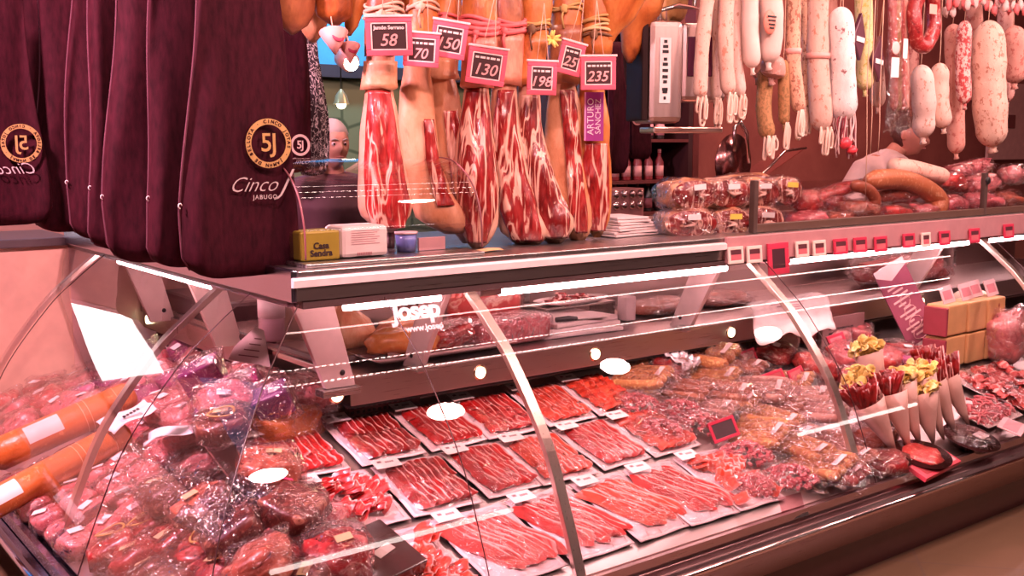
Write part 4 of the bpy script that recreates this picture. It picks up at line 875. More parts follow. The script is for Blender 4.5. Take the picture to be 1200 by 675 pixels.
for z, w in ((.115, .014), (.095, .022), (.075, .026), (.045, .014), (.025, .022), (.0, .024), (-.025, .022), (-.045, .016), (-.075, .024), (-.085, .02), (-.11, .010)): mb.bx(-.0615-w/2, -.0615+w/2, -.066, -.064, z-.006, z+.006)
mb.build('strip_print', BLACK, t, False)
MB().bx(-.10, .20, -.05, .14, -.25, -.225).build('pan', steel((.75, .45, .38), .3), t, False, bevel=.006)
MB().tube([(-.05, .05, .19), (-.05, .05, .25), (.02, .05, .27), (.1, .05, .26), (.12, .05, .6), (.12, .05, 3.6-c.z)], .010, 8).build('hanging_arm', STEEL, t)
MB().tube([(-.02, .05, .20), (-.02, .05, .26), (.03, .04, .275), (.09, .03, .265), (.16, .02, .24)], .004, 6).build('cable', plain((.8, .4, .35), .4), t)

# ------------------------------------------------------------------ packs of sliced ham on the main deck
def slice_pack(style, kind, W, L, seed):
    rnd = random.Random(seed); parts = []
    def mk():
        t = MB(); t.sheet(lambda u, v: ((u)*W, -v*L, .003+.002*math.sin(u*9+seed)+.002*math.sin(v*11)+.004*(1-min(1, 12*min(u, 1-u, v, 1-v)))), 14, 14)
        s = MB()
        def one(cx, cy, lx, ly, rot, z0, tilt, curl, fe):
            ph = rnd.uniform(0, 6)
            def fn(u, v):
                x = (u-.5)*lx*(1+.08*math.sin(v*7+ph)); y = (v-.5)*ly*(1+.07*math.sin(u*5+ph)); rr = (abs(2*u-1)**3)*.14; y *= 1-rr
                X = x*math.cos(rot)-y*math.sin(rot); Y = x*math.sin(rot)+y*math.cos(rot)
                return (cx+X, cy+Y, z0+tilt*(u)*.014+curl*.0022*math.sin(v*9+ph)+.0015*math.sin(u*8+ph))
            def at(u, v): 
                e = min(u, 1-u, v, 1-v); a = .40*min(1, fe) if u > .95 else 0
                return max(0., a)+(.10 if e < .03 else 0)+fe*.09*math.sin(v*6+ph)
            s.sheet(fn, 6, 8, at)
        mx, my = W*.15, L*.10
        iw, il = W-1.55*mx, L-1.75*my
        if style == 'long':
            n = 8
            for k in range(n): one(mx+iw*(k+.5)/n, -my-il*.36, iw/n*1.7, il*.70, rnd.uniform(-.03, .03), .010, 1, 1, 1)
            for k in range(n): one(mx+iw*(k+.5)/n, -my-il*.86, iw/n*1.8, il*.30, rnd.uniform(-.2, .2), .013, 1, 1, 1)
        elif style == 'rows':
            for r in range(2):
                for k in range(8): one(mx+iw*(k+.5)/8, -my-il*(r+.5)/2, iw/8*1.6, il/2*1.06, rnd.uniform(-.06, .06)+.12*r, .010+.001*r, 1.3, 1, 1)
        elif style == 'scale':
            for r in range(6):
                for k in range(6): one(mx+iw*(k+.5+.3*(r % 2))/6.3, -my-il*(r+.5)/6, iw/6*1.3, il/6*1.5, rnd.uniform(-.2, .2), .010+.0015*r, 1.4, 1.2, .2)
        elif style == 'diag':
            for k in range(9): one(mx+iw*(k+.5)/9, -my-il*.5+rnd.uniform(-.01, .01), iw/9*2., il*.95, .45, .010, 1.2, 1.6, 1.2)
        elif style == 'crumple':
            for k in range(26): one(mx+iw*rnd.random(), -my-il*rnd.random()*.97, iw*.28, il*.22, rnd.uniform(-1, 1), .010+.006*rnd.random(), 2, 2.2, 1.5)
        f = MB(); f.sheet(lambda u, v: (.01+u*(W-.02), -.01-v*(L-.02), .028+.006*mnoise.noise(Vector((u*6+seed, v*6, 0)))+.004*math.sin(u*25+v*5)-.022*(1-min(1, 10*min(u, 1-u, v, 1-v)))), 24, 24)
        return t, s, f
    return mk()
def place_pack(label, x, y, style, kind, W, L, seed, rz=0., lift=0.0, small=True, tint=None):
    t = thing('sliced_ham_pack', label, 'ham pack', (x, y, zmain(y)+.010+lift), (TILT, 0, R(rz)), 'packs of sliced ham on the deck')
    tr, sl, fm = slice_pack(style, kind, W, L, seed)
    tr.build('backing_board', plain(tint or (.93, .70, .73), .3, 0., .5), t, solid=.003)
    sl.build('ham_slices', slicemat(kind), t); fm.build('clear_film', film(), t)
    MB().box(.042, -.026, .034, .092, .052, .0015).build('price_label', plain((.94, .82, .80), .5), t, False)
    m = MB(); m.box(.02, -.016, .0355, .014, .010, .0006)
    for i in range(4): m.box(.042+i*.008, -.022, .0355, .005, .009, .0006)
    m.build('label_print', plain((.35, .2, .22), .6), t, False)
    return t
RW = ['back row', 'middle row', 'front row']; ORD = ['leftmost', 'second from the left', 'third from the left', 'fourth from the left', 'fifth from the left', 'rightmost']
look = {'long': 'long slices', 'rows': 'short slices', 'scale': 'small tiled slices', 'diag': 'slanting slices', 'crumple': 'loosely folded slices'}
grid = [
 (0, 3.235, [(1.345, 'long', 'red', .27), (1.655, 'rows', 'dark', .25), (1.925, 'rows', 'red', .235), (2.175, 'long', 'red', .25), (2.445, 'long', 'orange', .235), (2.695, 'scale', 'orange', .235)], .29),
 (1, 2.935, [(1.385, 'crumple', 'red', .27), (1.675, 'rows', 'dark', .25), (1.94, 'rows', 'red', .225), (2.18, 'long', 'orange', .24), (2.435, 'rows', 'red', .235), (2.685, 'scale', 'orange', .25)], .29),
 (2, 2.625, [(1.42, 'crumple', 'orange', .25), (1.70, 'diag', 'pinkish', .27), (1.985, 'diag', 'red', .255), (2.255, 'diag', 'orange', .235), (2.50, 'diag', 'red', .235), (2.745, 'crumple', 'orange', .235)], .345)]
for ri, y, items, L in grid:
    for ci, (x, st, kd, W) in enumerate(items):
        place_pack(f'{ORD[ci]} pack, {RW[ri]} of sliced ham, {look[st]}', x, y, st, kd, W, L, ri*10+ci+3, random.uniform(-2.5, 2.5))

# ------------------------------------------------------------------ the piles in the corner and in the side case
def ordinal(n): return ['first', 'second', 'third', 'fourth', 'fifth', 'sixth', 'seventh', 'eighth', 'ninth', 'tenth'][n]
def zdeck(x, y): return zmain(y) if (x > 1.245 and y < 3.3) else zside(x)
LBL = plain((.95, .80, .80), .5); LBY = plain((.85, .62, .12), .5); PURL = plain((.60, .05, .30), .4)
def rings_obj(t, m, r, loc, n=28, name='round_gold_label'):
    mb = MB(); mb.rings([[Vector(loc)+Vector((q*math.cos(2*math.pi*k/n), q*.8*math.sin(2*math.pi*k/n), .003*math.sin(4*math.pi*k/n)+z)) for k in range(n)] for q, z in ((r, 0), (r, .002), (r*.84, .002), (r*.84, 0))], False); mb.build(name, m, t)
def pile(zone, adj, kinds, xs, ys, size, z0=0., lm=LBL, seed=0, gold=0, filmy=True, pw=.55, nz=.3, jitter=.02, cat='ham piece', group=None, tiltx=0):
    rnd = random.Random(seed)
    for j, y in enumerate(ys):
        for i, x in enumerate(xs):
            X = x+rnd.uniform(-jitter, jitter); Y = y+rnd.uniform(-jitter, jitter)
            main = X > 1.245 and Y < 3.3
            rot = ((TILT if main else 0)+R(tiltx+rnd.uniform(-9, 9)), (0 if main else -TILT)+R(rnd.uniform(-10, 10)), R(rnd.uniform(-35, 35)))
            lb = f'{adj}, {ordinal(i)} from glass, {ordinal(j)} row {zone}'
            t = lump('vacuum_packed_ham', lb, cat, (X, Y, zdeck(X, Y)+z0), rot, (size[0], size[1], size[2]), meat(kinds[rnd.randrange(len(kinds))], 1.3), rnd.randrange(3), filmy, lm if rnd.random() < .8 else None, group, nz, pw)
            if gold and rnd.random() < gold: rings_obj(t, plain((.55, .30, .08), .4), .045, (rnd.uniform(-.03, .03), rnd.uniform(-.03, .03), size[2]*2.2))
def frange(a, b, n): return [a+(b-a)*k/(n-1) for k in range(n)]
pile('from the corner', 'dark brown packed ham', ['brown', 'brown', 'deep', 'deep'], frange(.93, 1.17, 3), frange(2.38, 3.12, 6), (.075, .072, .045), 0, plain((.50, .36, .20), .5), 3, .25, group='dark packed hams at the corner')
pile('from the corner, upper layer', 'wrinkled brown packed ham', ['deep', 'brown', 'brown', 'loin'], [1.10, 1.27], frange(2.45, 3.1, 4), (.085, .08, .045), .09, plain((.70, .45, .25), .5), 4, .3, group='dark packed hams at the corner', jitter=.03)
pile('ahead of the left rib', 'small pink ham cube', ['pink', 'rose'], frange(.86, 1.16, 4), frange(3.30, 4.02, 6), (.052, .055, .035), 0, LBL, 5, 0, pw=.42, nz=.16, group='pink ham cubes by the side glass', jitter=.01)
pile('behind the left rib', 'rosy packed ham', ['rose', 'red', 'pink'], frange(1.30, 1.72, 4), frange(3.42, 4.0, 4), (.085, .075, .04), 0, LBL, 6, 0, group='rosy packed hams', jitter=.03)
pile('behind the left rib, upper layer', 'crumpled magenta packed ham', ['purple', 'pink', 'rose'], frange(1.36, 1.64, 3), frange(3.3, 3.9, 4), (.09, .08, .04), .08, LBL, 7, 0, group='rosy packed hams', jitter=.04)
pile('beyond the orange logs', 'bright pink packed ham', ['pink', 'rose', 'purple'], frange(1.30, 1.72, 4), frange(4.15, 4.9, 5), (.085, .08, .045), 0, LBL, 8, 0, group='pink packed hams beyond the logs', jitter=.03)
pile('at the far left end', 'dark red packed ham', ['red', 'deep', 'rose'], frange(.88, 1.2, 3), frange(4.62, 5.0, 3), (.085, .07, .05), 0, LBL, 9, 0, group='dark red packed hams at the far end', jitter=.02)
# boxes and bright packs mid left
for k, (u, v, sz, rz, m, lb) in enumerate(((238, 440, (.10, .06, .07), -35, plain((.32, .05, .22), .35, 0., .6), 'plum-coloured box standing amid the pink packs'), (285, 455, (.09, .07, .06), -28, plain((.45, .04, .20), .35, 0., .6), 'magenta box with white labels, right of the plum one'),
        (320, 470, (.08, .06, .06), -30, plain((.22, .05, .20), .35, 0., .6), 'dark purple box close to the corner joint'), (262, 478, (.12, .06, .05), -40, plain((.30, .06, .26), .35, 0., .6), 'violet wrapped block lying before the plum and magenta boxes'))):
    c = onside(u, v, .235); t = thing('wrapped_box', lb, 'box', c, (R(20), R(-22), R(rz)), 'purple boxes in the side case')
    MB().box(0, 0, 0, *[q*1.5 for q in sz]).build('carton', m, t, False, bevel=.008); MB().box(.02, -.01, sz[2]*.76, .035, .025, .002).build('price_label', LBL, t, False)
    MB().ball((0, 0, 0), tuple(q*.98 for q in sz), 18, 10, .3, k, .35).build('clear_film', bagfilm(), t)
# long orange logs
for a, b, r, lb in (((0, 532), (158, 462), .062, 'upper long orange cooked-ham log with a white label'), ((-10, 592), (150, 505), .052, 'lower long orange cooked-ham log before the thicker one')):
    A = onside(*a, .07+r); Bv = onside(*b, .07+r); A = A+(A-Bv)*.08
    t = thing('ham_log', lb, 'sausage log', A); d = Bv-A
    MB().tube([d*s for s in (0, .02, .06, .3, .6, .94, .98, 1)], [r*.4, r*.8, r, r, r, r, r*.8, r*.4], 20).build('casing', salami((.55, .13, .025), (.70, .25, .08), .2, 30., .35), t)
    q = d.normalized(); up_ = (Vector((0, -1, .9))-q*q.dot(Vector((0, -1, .9)))).normalized(); sd = q.cross(up_)
    Mx = Matrix((( q.x, sd.x, up_.x, 0), (q.y, sd.y, up_.y, 0), (q.z, sd.z, up_.z, 0), (0, 0, 0, 1)))
    mb = MB(); mb.sheet(lambda u, v: tuple(Mx @ Vector((d.length*(.36 if r > .06 else .12)+(u-.5)*.13, r*1.01*math.sin((v-.5)*1.2), r*1.01*math.cos((v-.5)*1.2)))), 4, 6); mb.build('paper_label', plain((.95, .72, .68), .5), t)
    mb = MB(); 
    for f_ in (.62, .66, .86): mb.tube([d*f_, d*(f_+.004)], r*1.01, 20)
    mb.build('printed_bands', plain((.92, .5, .3), .4), t)
# white label sheets on the packs by the left rib
for k, (u, v, w_, h_, rz, lb) in enumerate(((150, 487, .19, .11, 12, 'bright white printed slip lying on the orange logs'), (205, 505, .20, .10, -38, 'bright white folded wrapper right of the printed slip'))):
    c = onside(u, v, .19); t = thing('white_slip', lb, 'paper', c, (R(15), R(-18), R(rz)))
    MB().sheet(lambda a, b: ((a-.5)*w_, (b-.5)*h_*(1-.3*a), .010*math.sin(a*6)+.006*math.sin(b*9+a*4)), 12, 8).build('paper_sheet', plain((.97, .93, .93), .35, 0., .4), t, solid=.001)
    if k == 0:
        mb = MB(); [mb.box(-.02+.014*i, -.01, .012, .010, .012, .002) for i in range(5)]; mb.build('slip_print', BLACK, t, False)
# clear and bluish bags on the corner pile
for k, (u, v, lb) in enumerate(((215, 560, 'empty-looking crumpled clear bag on the corner pile'), (262, 590, 'crumpled bluish clear bag on the corner pile'), (160, 550, 'thin clear bag spread over pink packs near the rib'))):
    c = onside(u, v, .20); t = thing('clear_bag', lb, 'bag', c, (R(8), R(-18), R(20*k)), 'clear bags on the corner pile')
    MB().sheet(lambda a, b: ((a-.5)*.24, (b-.5)*.17, .022*mnoise.noise(Vector((a*7+k*4, b*7, k)))+.012*mnoise.noise(Vector((a*17+k, b*17, k)))), 30, 24).build('clear_film', bagfilm() if k != 1 else glass((.55, .62, .78), 1.5, .12, .12, 1.), t)
# ham in decorated wrapper at the corner joint and black box in front
t = lump('packed_ham', 'long packed dark ham with gold ring label and pink logo patch', 'ham piece', (1.30, 2.86, zmain(2.86)+.02), (TILT, 0, R(62)), (.17, .075, .05), meat('brown', 1.3), 2, True, None)
rings_obj(t, plain((.70, .42, .12), .4), .05, (.07, 0, .112)); MB().box(-.05, -.01, .113, .10, .05, .003).build('logo_patch', plain((.65, .03, .14), .4), t, False, bevel=.001)
MB().tube([(-.05+.03*math.cos(a), -.01+.014*math.sin(a), .116) for a in [k*.5 for k in range(13)]], .002, 5).build('logo_outline', plain((.95, .55, .6), .4), t)
MB().box(-.13, -.02, .10, .035, .03, .003).build('yellow_label', LBY, t, False)
c = onmain(410, 640, .05); t = thing('black_box', 'black glossy gift box with a small printed label in front of the ham packs', 'box', (1.36, 2.46, zmain(2.46)+.02), (TILT+R(6), R(-2), R(14)))
MB().bx(-.13, .15, -.10, .10, 0, .085).build('carton', plain((.035, .015, .015), .15, 0., .6), t, False, bevel=.004)
MB().box(.06, -.02, .0865, .07, .03, .002, Matrix.Rotation(R(10), 4, 'Z')).build('price_label', plain((.45, .38, .33), .5), t, False); MB().box(-.06, -.03, .0865, .10, .05, .002, Matrix.Rotation(R(-8), 4, 'Z')).build('torn_label', plain((.50, .48, .38), .5), t, False)
t = lump('packed_ham', 'pink-ended packed ham lying across the leftmost middle pack beside the black box', 'ham piece', (1.30, 2.66, zmain(2.66)+.03), (TILT, 0, R(20)), (.15, .05, .04), meat('pink', 1.), 1, True, None)

# ------------------------------------------------------------------ packs to the right of the sliced ham
SAUSM = [salami((.62, .22, .08), (.85, .5, .2), .6, 70., .4), salami((.48, .14, .08), (.7, .4, .3), .6, 60., .4), salami((.66, .30, .24), (.8, .55, .5), .5, 60., .4), CHOR]
def sausage_pack(label, u, v, mi, rz, n=3, L=.20, h=.0, r=.019):
    c = onmain(u, v, .02+h); t = thing('sausage_pack', label, 'sausage pack', c, (TILT+R(random.uniform(-4, 4)), R(random.uniform(-6, 6)), R(rz)), 'packed sausages on the deck')
    for k in range(n):
        y = (k-(n-1)/2)*r*2.05; b_ = random.uniform(-.012, .012)
        MB().tube([(-L/2, y, r), (-L/2+.015, y, r), (-L*.2, y+b_, r), (L*.2, y+b_, r), (L/2-.015, y, r), (L/2, y, r)], [r*.35, r*.95, r, r, r*.95, r*.35], 12).build('sausage', SAUSM[mi], t)
    W = n*r*2.05
    MB().sheet(lambda a, b: ((a-.5)*(L+.09), (b-.5)*(W+.05), r*2.25*(1-abs(2*b-1)**3)*(1-abs(2*a-1)**5)+.006*math.sin(a*31+b*9)*(.4+abs(2*a-1))+.004), 26, 12).build('clear_film', bagfilm(), t)
    if mi != 1 or h: MB().box(L*.36, 0, r*2.4, .022, W*.45, .002).build('end_label', plain((.88, .60, .60), .4), t, False)
    return t
sp = [(775, 437, 1, -20, 'dark brown packed sausages wedged between the orange-tan ones at the back'), (848, 462, 1, -22, 'brown packed sausages half under the slate ticket'), (835, 485, 2, -30, 'pink-brown packed sausages left of the slate ticket'),
 (890, 512, 0, -34, 'orange packed sausages lying just before the slate ticket'), (915, 480, 1, -28, 'dark packed sausages over the grey-pink ones'), (940, 530, 0, -40, 'rust-orange packed sausages in the second line from the rail'), (925, 452, 0, -20, 'small orange packed sausages right under the twin red tickets'), (990, 535, 1, -42, 'brown packed sausages tucked behind the second rib'),
 (735, 428, 0, -22, 'orange-tan packed sausages at the back left, next to the sliced ham'), (752, 447, 0, -20, 'second orange-tan packed sausages from the riser on the left'), (800, 418, 1, -25, 'brown packed sausages at the back, right of the silvery bag'),
 (832, 422, 0, -28, 'herb orange sausages fanned with white ends at the back'), (838, 446, 0, -26, 'golden packed sausages behind the slate ticket'), (866, 432, 1, -30, 'dark packed sausages with white banded ends'),
 (805, 462, 1, -24, 'brown-grey curved packed sausages in the middle of the heap'), (890, 462, 2, -18, 'grey-pink packed sausages crossing behind the red tickets'), (862, 474, 0, -32, 'orange sausage pair right behind the slate ticket'),
 (905, 495, 0, -34, 'orange-red packed sausages right of the slate ticket'), (925, 512, 2, -36, 'pink-brown packed sausages beside the orange-red ones'), (960, 488, 2, -18, 'thick pale pink packed sausage against the second rib'),
 (965, 520, 1, -30, 'brown packed sausage under the thick pale one'), (962, 548, 0, -40, 'wide orange-brown packed sausages at the front by the rib'), (985, 560, 3, -40, 'dark red packed sausages at the foot of the second rib'),
 (940, 468, 2, -14, 'pink packed sausages touching the rib at the back')]
for k, (u, v, mi, rz, lb) in enumerate(sp): sausage_pack(lb, u, v, mi, rz-46, 4 if k % 3 == 0 else 3, .24 if k % 2 else .2, .02*(k % 2), .021 if k != 11 else .032)
def diced_bag(label, u, v, w=.11, h=.03, rz=-30, seed=0):
    rnd = random.Random(seed+50); c = onmain(u, v, .015); t = thing('diced_ham_bag', label, 'bag', c, (TILT, 0, R(rz)), 'bags of diced ham on the deck')
    mb = MB()
    for k in range(120):
        a = rnd.uniform(0, 6.28); q = math.sqrt(rnd.random()); x = q*w*math.cos(a); y = q*w*.7*math.sin(a); z = h*1.6*(1-q*q)*rnd.uniform(.6, 1)+.006
        mb.box(0, 0, 0, .018, .012, .010, Matrix.Translation((x, y, z)) @ Matrix.Rotation(rnd.uniform(0, 3), 4, 'Z') @ Matrix.Rotation(rnd.uniform(-.5, .5), 4, 'X'))
    o = mb.build('diced_ham', meat('rose', 3.), t, False); o['kind'] = 'stuff'
    MB().sheet(lambda a, b: ((a-.5)*w*2.5, (b-.5)*w*1.9, h*1.9*max(0, 1-((2*a-1)**2+(2*b-1)**2)*.8)+.010*mnoise.noise(Vector((a*9+seed, b*9, seed)))+.010), 26, 20).build('clear_film', bagfilm(), t)
for k, (u, v, lb) in enumerate(((745, 478, 'bag of diced ham touching the back right sliced pack'), (795, 484, 'bag of small red diced ham in the middle of the heap'), (818, 500, 'shadowed bag of diced ham left of the slate ticket'), (875, 534, 'bag of diced ham in front of the slate ticket'), (925, 562, 'front bag of diced ham near the rail'), (770, 508, 'small bag of diced ham tucked beside the middle-row pack'), (880, 572, 'flat clear bag of diced ham beside the front-row pack'))):
    diced_bag(lb, u, v, .10 if k < 6 else .08, .03, -25-5*k, k)
# extra packets filling the far part of the deck
ex = [(700, 452, 'white empty tray corner between the riser and the sliced packs', None), ]
c = onmain(722, 452, .012); t = thing('white_tray', 'empty white tray between the sliced ham and the heap of sausages', 'tray', c, (TILT, 0, R(-4)))
MB().sheet(lambda a, b: ((a-.5)*.26, (b-.5)*.26, .012*max(abs(2*a-1), abs(2*b-1))**6), 14, 14).build('tray_sheet', plain((.92, .74, .68), .4, 0., .3), t, solid=.003)
c = onmain(800, 420, .09); t = thing('silver_bag', 'crinkled silvery white bag end on top of the sausages at the back', 'bag', c, (R(30), 0, R(20)))
MB().sheet(lambda a, b: ((a-.5)*.16, (b-.5)*.12, .03*mnoise.noise(Vector((a*5, b*5, 2)))+.01*math.sin(a*22)), 22, 14).build('bag_foil', plain((.92, .85, .88), .2, .3, .5), t, solid=.001)
for k, (u, v, mk, lb) in enumerate(((780, 440, 'deep', 'dark packed meat piece under the silvery bag'), (905, 425, 'deep', 'dark packed meat behind the twin red tickets'), (952, 440, 'red', 'bright red packed meat leaning on the second rib'), (985, 425, 'rose', 'rosy packed meat just right of the second rib'),
     (1000, 398, 'rose', 'round red packed ham on the far deck beside the paper sheet'), (975, 400, 'pink', 'pink plastic pack with a red tag beyond the second rib'), (1035, 430, 'red', 'red packed meat beneath the upright crisp cone'), (1055, 425, 'deep', 'crimson crumpled packs before the stacked tan blocks'), (1010, 455, 'rose', 'rosy pack under the crisp cones, left side'),
     (935, 398, 'deep', 'dark red packed sausage end behind the cheese'), (1075, 440, 'purple', 'purple-red foil pack left of the lower tan block'))):
    c = onmain(u, v, 0); lump('packed_meat', lb, 'meat', c, (TILT, R(random.uniform(-10, 10)), R(random.uniform(-40, 40))), (.10, .075, .045), meat(mk, 1.2), k % 3, True, LBL if k % 2 else None)
def deck_ticket(label, u, v, wpx, hpx, frame, panel, h=.07, rz=-10, rx=-25):
    c = onmain(u, v, h); k = (c-CAM).dot(_fw)/F; w = wpx*k/.85; hh = hpx*k; e = .15*hh
    t = thing('price_ticket', label, 'price ticket', c, (R(rx), R(-10), R(rz)), 'price tickets stood on the deck')
    mb = MB(); mb.bx(-w/2, w/2, -.004, .004, hh/2-e, hh/2); mb.bx(-w/2, w/2, -.004, .004, -hh/2, -hh/2+e); mb.bx(-w/2, -w/2+e, -.004, .004, -hh/2+e, hh/2-e); mb.bx(w/2-e, w/2, -.004, .004, -hh/2+e, hh/2-e)
    mb.build('ticket_frame', frame, t, False, bevel=.0015); MB().bx(-w/2+e, w/2-e, -.002, .002, -hh/2+e, hh/2-e).build('panel', panel, t, False)
    MB().tube([(0, .004, -hh/2), (0, .02, -hh/2-h*.8)], .002, 6).build('stem', STEEL, t)
deck_ticket('red-framed slate ticket standing on the sausages', 848, 503, 32, 25, REDPL, plain((.10, .06, .07), .4))
deck_ticket('pinkish red ticket behind the slate one, left of its twin', 907, 446, 28, 22, REDPL, plain((.62, .12, .14), .4))
deck_ticket('pinkish red ticket, right twin near the second rib', 934, 441, 22, 20, REDPL, plain((.72, .18, .2), .4), rz=0)
deck_ticket('pink ticket in front of the yellowish cheese at the back', 876, 420, 23, 20, REDPL, plain((.85, .35, .38), .4))
deck_ticket('red ticket on the pink packs right of the second rib', 982, 403, 22, 24, REDPL, plain((.85, .3, .36), .4))
# clear holder at the front
c = onmain(928, 592, .03); t = thing('clear_holder', 'clear plastic card holder clipped at the front rail of the deck', 'card holder', c, (R(-20), 0, R(-4)))
MB().box(0, 0, 0, .11, .004, .07).build('clear_plate', glass((.95, .75, .78), 1.5, .05, .10), t, False); MB().box(0, .0, -.04, .12, .02, .012).build('clip', STEEL, t, False)
# cheeses at the back
for k, (u, v, sz, m, lb) in enumerate(((880, 402, (.07, .05, .035), plain((.90, .66, .36), .5), 'yellowish cheese piece at the back beneath the glowing disc'), (898, 408, (.06, .05, .04), plain((.92, .80, .55), .5), 'pale cheese piece right of the yellowish one'), (922, 410, (.05, .04, .05), plain((.94, .82, .62), .45), 'egg-shaped white cheese in a dark net'))):
    c = onmain(u, v, .03); t = lump('cheese', lb, 'cheese', c, (TILT, 0, R(-30)), sz, m, k, False, None, pw=.7, nz=.15)
    MB().ball((0, 0, sz[2]), tuple(q*1.06 for q in sz), 14, 10, .2, k, .7).build('clear_film', bagfilm(), t)
c = onmain(905, 432, .02); t = thing('black_tray', 'black tray under the cheeses at the back of the deck', 'tray', c, (TILT, 0, R(-5))); MB().bx(-.12, .14, -.05, .09, -.01, .012).build('tray_body', BLACK, t, False, bevel=.003)
# paper sheets draped at the back
c = P(915, 372, y=3.16); t = thing('paper_sheet', 'large crumpled white printed paper sheet draped from the inner shelf behind the second rib', 'paper', (c.x, 3.10, .83))
MB().sheet(lambda a, b: ((a-.5)*.56-(b-.5)*.22+.02*math.sin(b*5), .16-b*.30, .03-.12*max(0, b-.45)**1.2*2+.035*mnoise.noise(Vector((a*4, b*4, 1)))+.012*mnoise.noise(Vector((a*11, b*11, 5)))), 26, 16).build('sheet', plain((.93, .72, .70), .5), t, solid=.001)
mb = MB()
for i in range(4): mb.box(-.05+.0*i, -.02-.014*i, .040-.008*i, .22-.05*i, .006, .002, Matrix.Rotation(R(-3), 4, 'Z'))
mb.build('print_lines', plain((.55, .25, .3), .6), t, False)
# leaflet
c = P(1060, 352, y=3.0); t = thing('leaflet', 'tall glossy plum leaflet with a pale top, standing tilted at the back of the deck', 'leaflet', (c.x, 3.0, c.z), (R(-14), R(-24), R(-12)))
MB().bx(-.10, .10, -.003, .003, -.22, .20).build('printed_sheet', plain((.36, .10, .16), .25, 0., .6), t, False)
MB().add([(-.10, -.0045, .20), (.10, -.0045, .20), (.10, -.0045, .16), (-.02, -.0045, .12), (-.10, -.0045, .17)], [(0, 4, 3, 2, 1)]).build('pale_heading', plain((.90, .66, .66), .4), t, False)
mb = MB()
for i in range(12): mb.bx(-.07+.02*(i % 3), .0+.02*(i % 4), -.005, -.004, .08-i*.024, .09-i*.024)
mb.build('printed_lines', plain((.85, .55, .55), .4), t, False)
mb = MB(); [mb.tube([(.03*math.cos(a)*(1+.2*j), -.005, -.06*j+.03*math.sin(a)) for a in [k*.6 for k in range(11)]], .002, 4) for j in range(4)]; mb.build('printed_drawings', plain((.88, .5, .5), .4), t)
# paper cones
PAPERC = plain((.80, .50, .42), .55); CRISP = salami((.95, .68, .18), (.98, .85, .45), .5, 30., .5)
def cone(label, tip, top, r, fill, seed):
    A = onmain(*tip, .03); k = (A-CAM).dot(_fw)/F; dx = (top[0]-tip[0])*k; dz = (tip[1]-top[1])*k; d = Vector((dx*.8, dx*-.6*.3+.06, dz)); rnd = random.Random(seed)
    t = thing('paper_cone', label, 'cone of food', A, (0, 0, 0), 'paper cones of ham and crisps'); L = d.length; zax = d.normalized(); xax = zax.orthogonal().normalized(); yax = zax.cross(xax)
    def at(q, r_, a): return tuple(zax*q+xax*r_*math.cos(a)+yax*r_*math.sin(a))
    MB().rings([[at(L*s, .004+r*s, 2*math.pi*j/18) for j in range(18)] for s in (0, .3, .7, 1)], False).build('paper_wrap', PAPERC, t, solid=.0015)
    mb = MB()
    if fill == 'crisps':
        for j in range(60):
            a = rnd.uniform(0, 6.28); q = r*math.sqrt(rnd.random())*1.1; o = Vector(at(L*1.0+rnd.uniform(-.01, .075)*(1-q/r*.6), q, a)); s_ = rnd.uniform(.015, .024); n_ = Vector((rnd.uniform(-1, 1), rnd.uniform(-1, 1), rnd.uniform(0, 1))).normalized(); e1 = n_.orthogonal().normalized()*s_; e2 = n_.cross(e1)
            mb.sheet(lambda a_, b_: tuple(o+e1*(2*a_-1)*(1-.3*abs(2*b_-1))+e2*(2*b_-1)*(1-.3*abs(2*a_-1))+n_*.008*((2*a_-1)**2-(2*b_-1)**2)), 4, 4)
        o_ = mb.build('crisps', CRISP, t, solid=.0012); o_['kind'] = 'stuff'
    else:
        for j in range(24):
            a = rnd.uniform(0, 6.28); q = r*rnd.random()*.9; o = Vector(at(L+rnd.uniform(-.03, .01), q, a)); e = Vector(at(L+.075, q*1.5, a+.5))-Vector(at(L, q, a)); ph = rnd.uniform(0, 6)
            mb.sheet(lambda a_, b_: tuple(o+e*(b_*1.1)+yax*(a_-.5)*.035+xax*.008*math.sin(a_*7+ph+b_*3)), 5, 4, lambda a_, b_: .6 if a_ < .2 else 0)
        mb.build('ham_slices', slicemat('dark'), t, solid=.001)
cn = [((1040, 486), (1020, 412), .06, 'crisps', 'tall cone of yellow crisps standing alone above the others'), ((1050, 532), (1018, 470), .062, 'ham', 'leftmost front cone filled with dark ham'), ((1066, 528), (1052, 460), .056, 'ham', 'second front cone from the left, filled with ham'),
 ((1078, 522), (1060, 448), .06, 'crisps', 'crisp cone in the middle of the front cluster'), ((1094, 520), (1090, 462), .066, 'crisps', 'crisp cone with the broadest yellow top at the front'), ((1106, 515), (1080, 440), .06, 'crisps', 'crisp cone behind the broad-topped one'), ((1120, 508), (1098, 446), .048, 'ham', 'slim ham cone right of the crisps'),
 ((1136, 500), (1112, 440), .048, 'ham', 'rightmost slim ham cone'), ((1040, 520), (1008, 445), .06, 'crisps', 'crisp cone behind the leftmost ham cone'), ((1112, 500), (1094, 428), .048, 'ham', 'ham cone rising behind the right crisp cones')]
for k, (a, b, r, f, lb) in enumerate(cn): cone(lb, a, b, r, f, k)
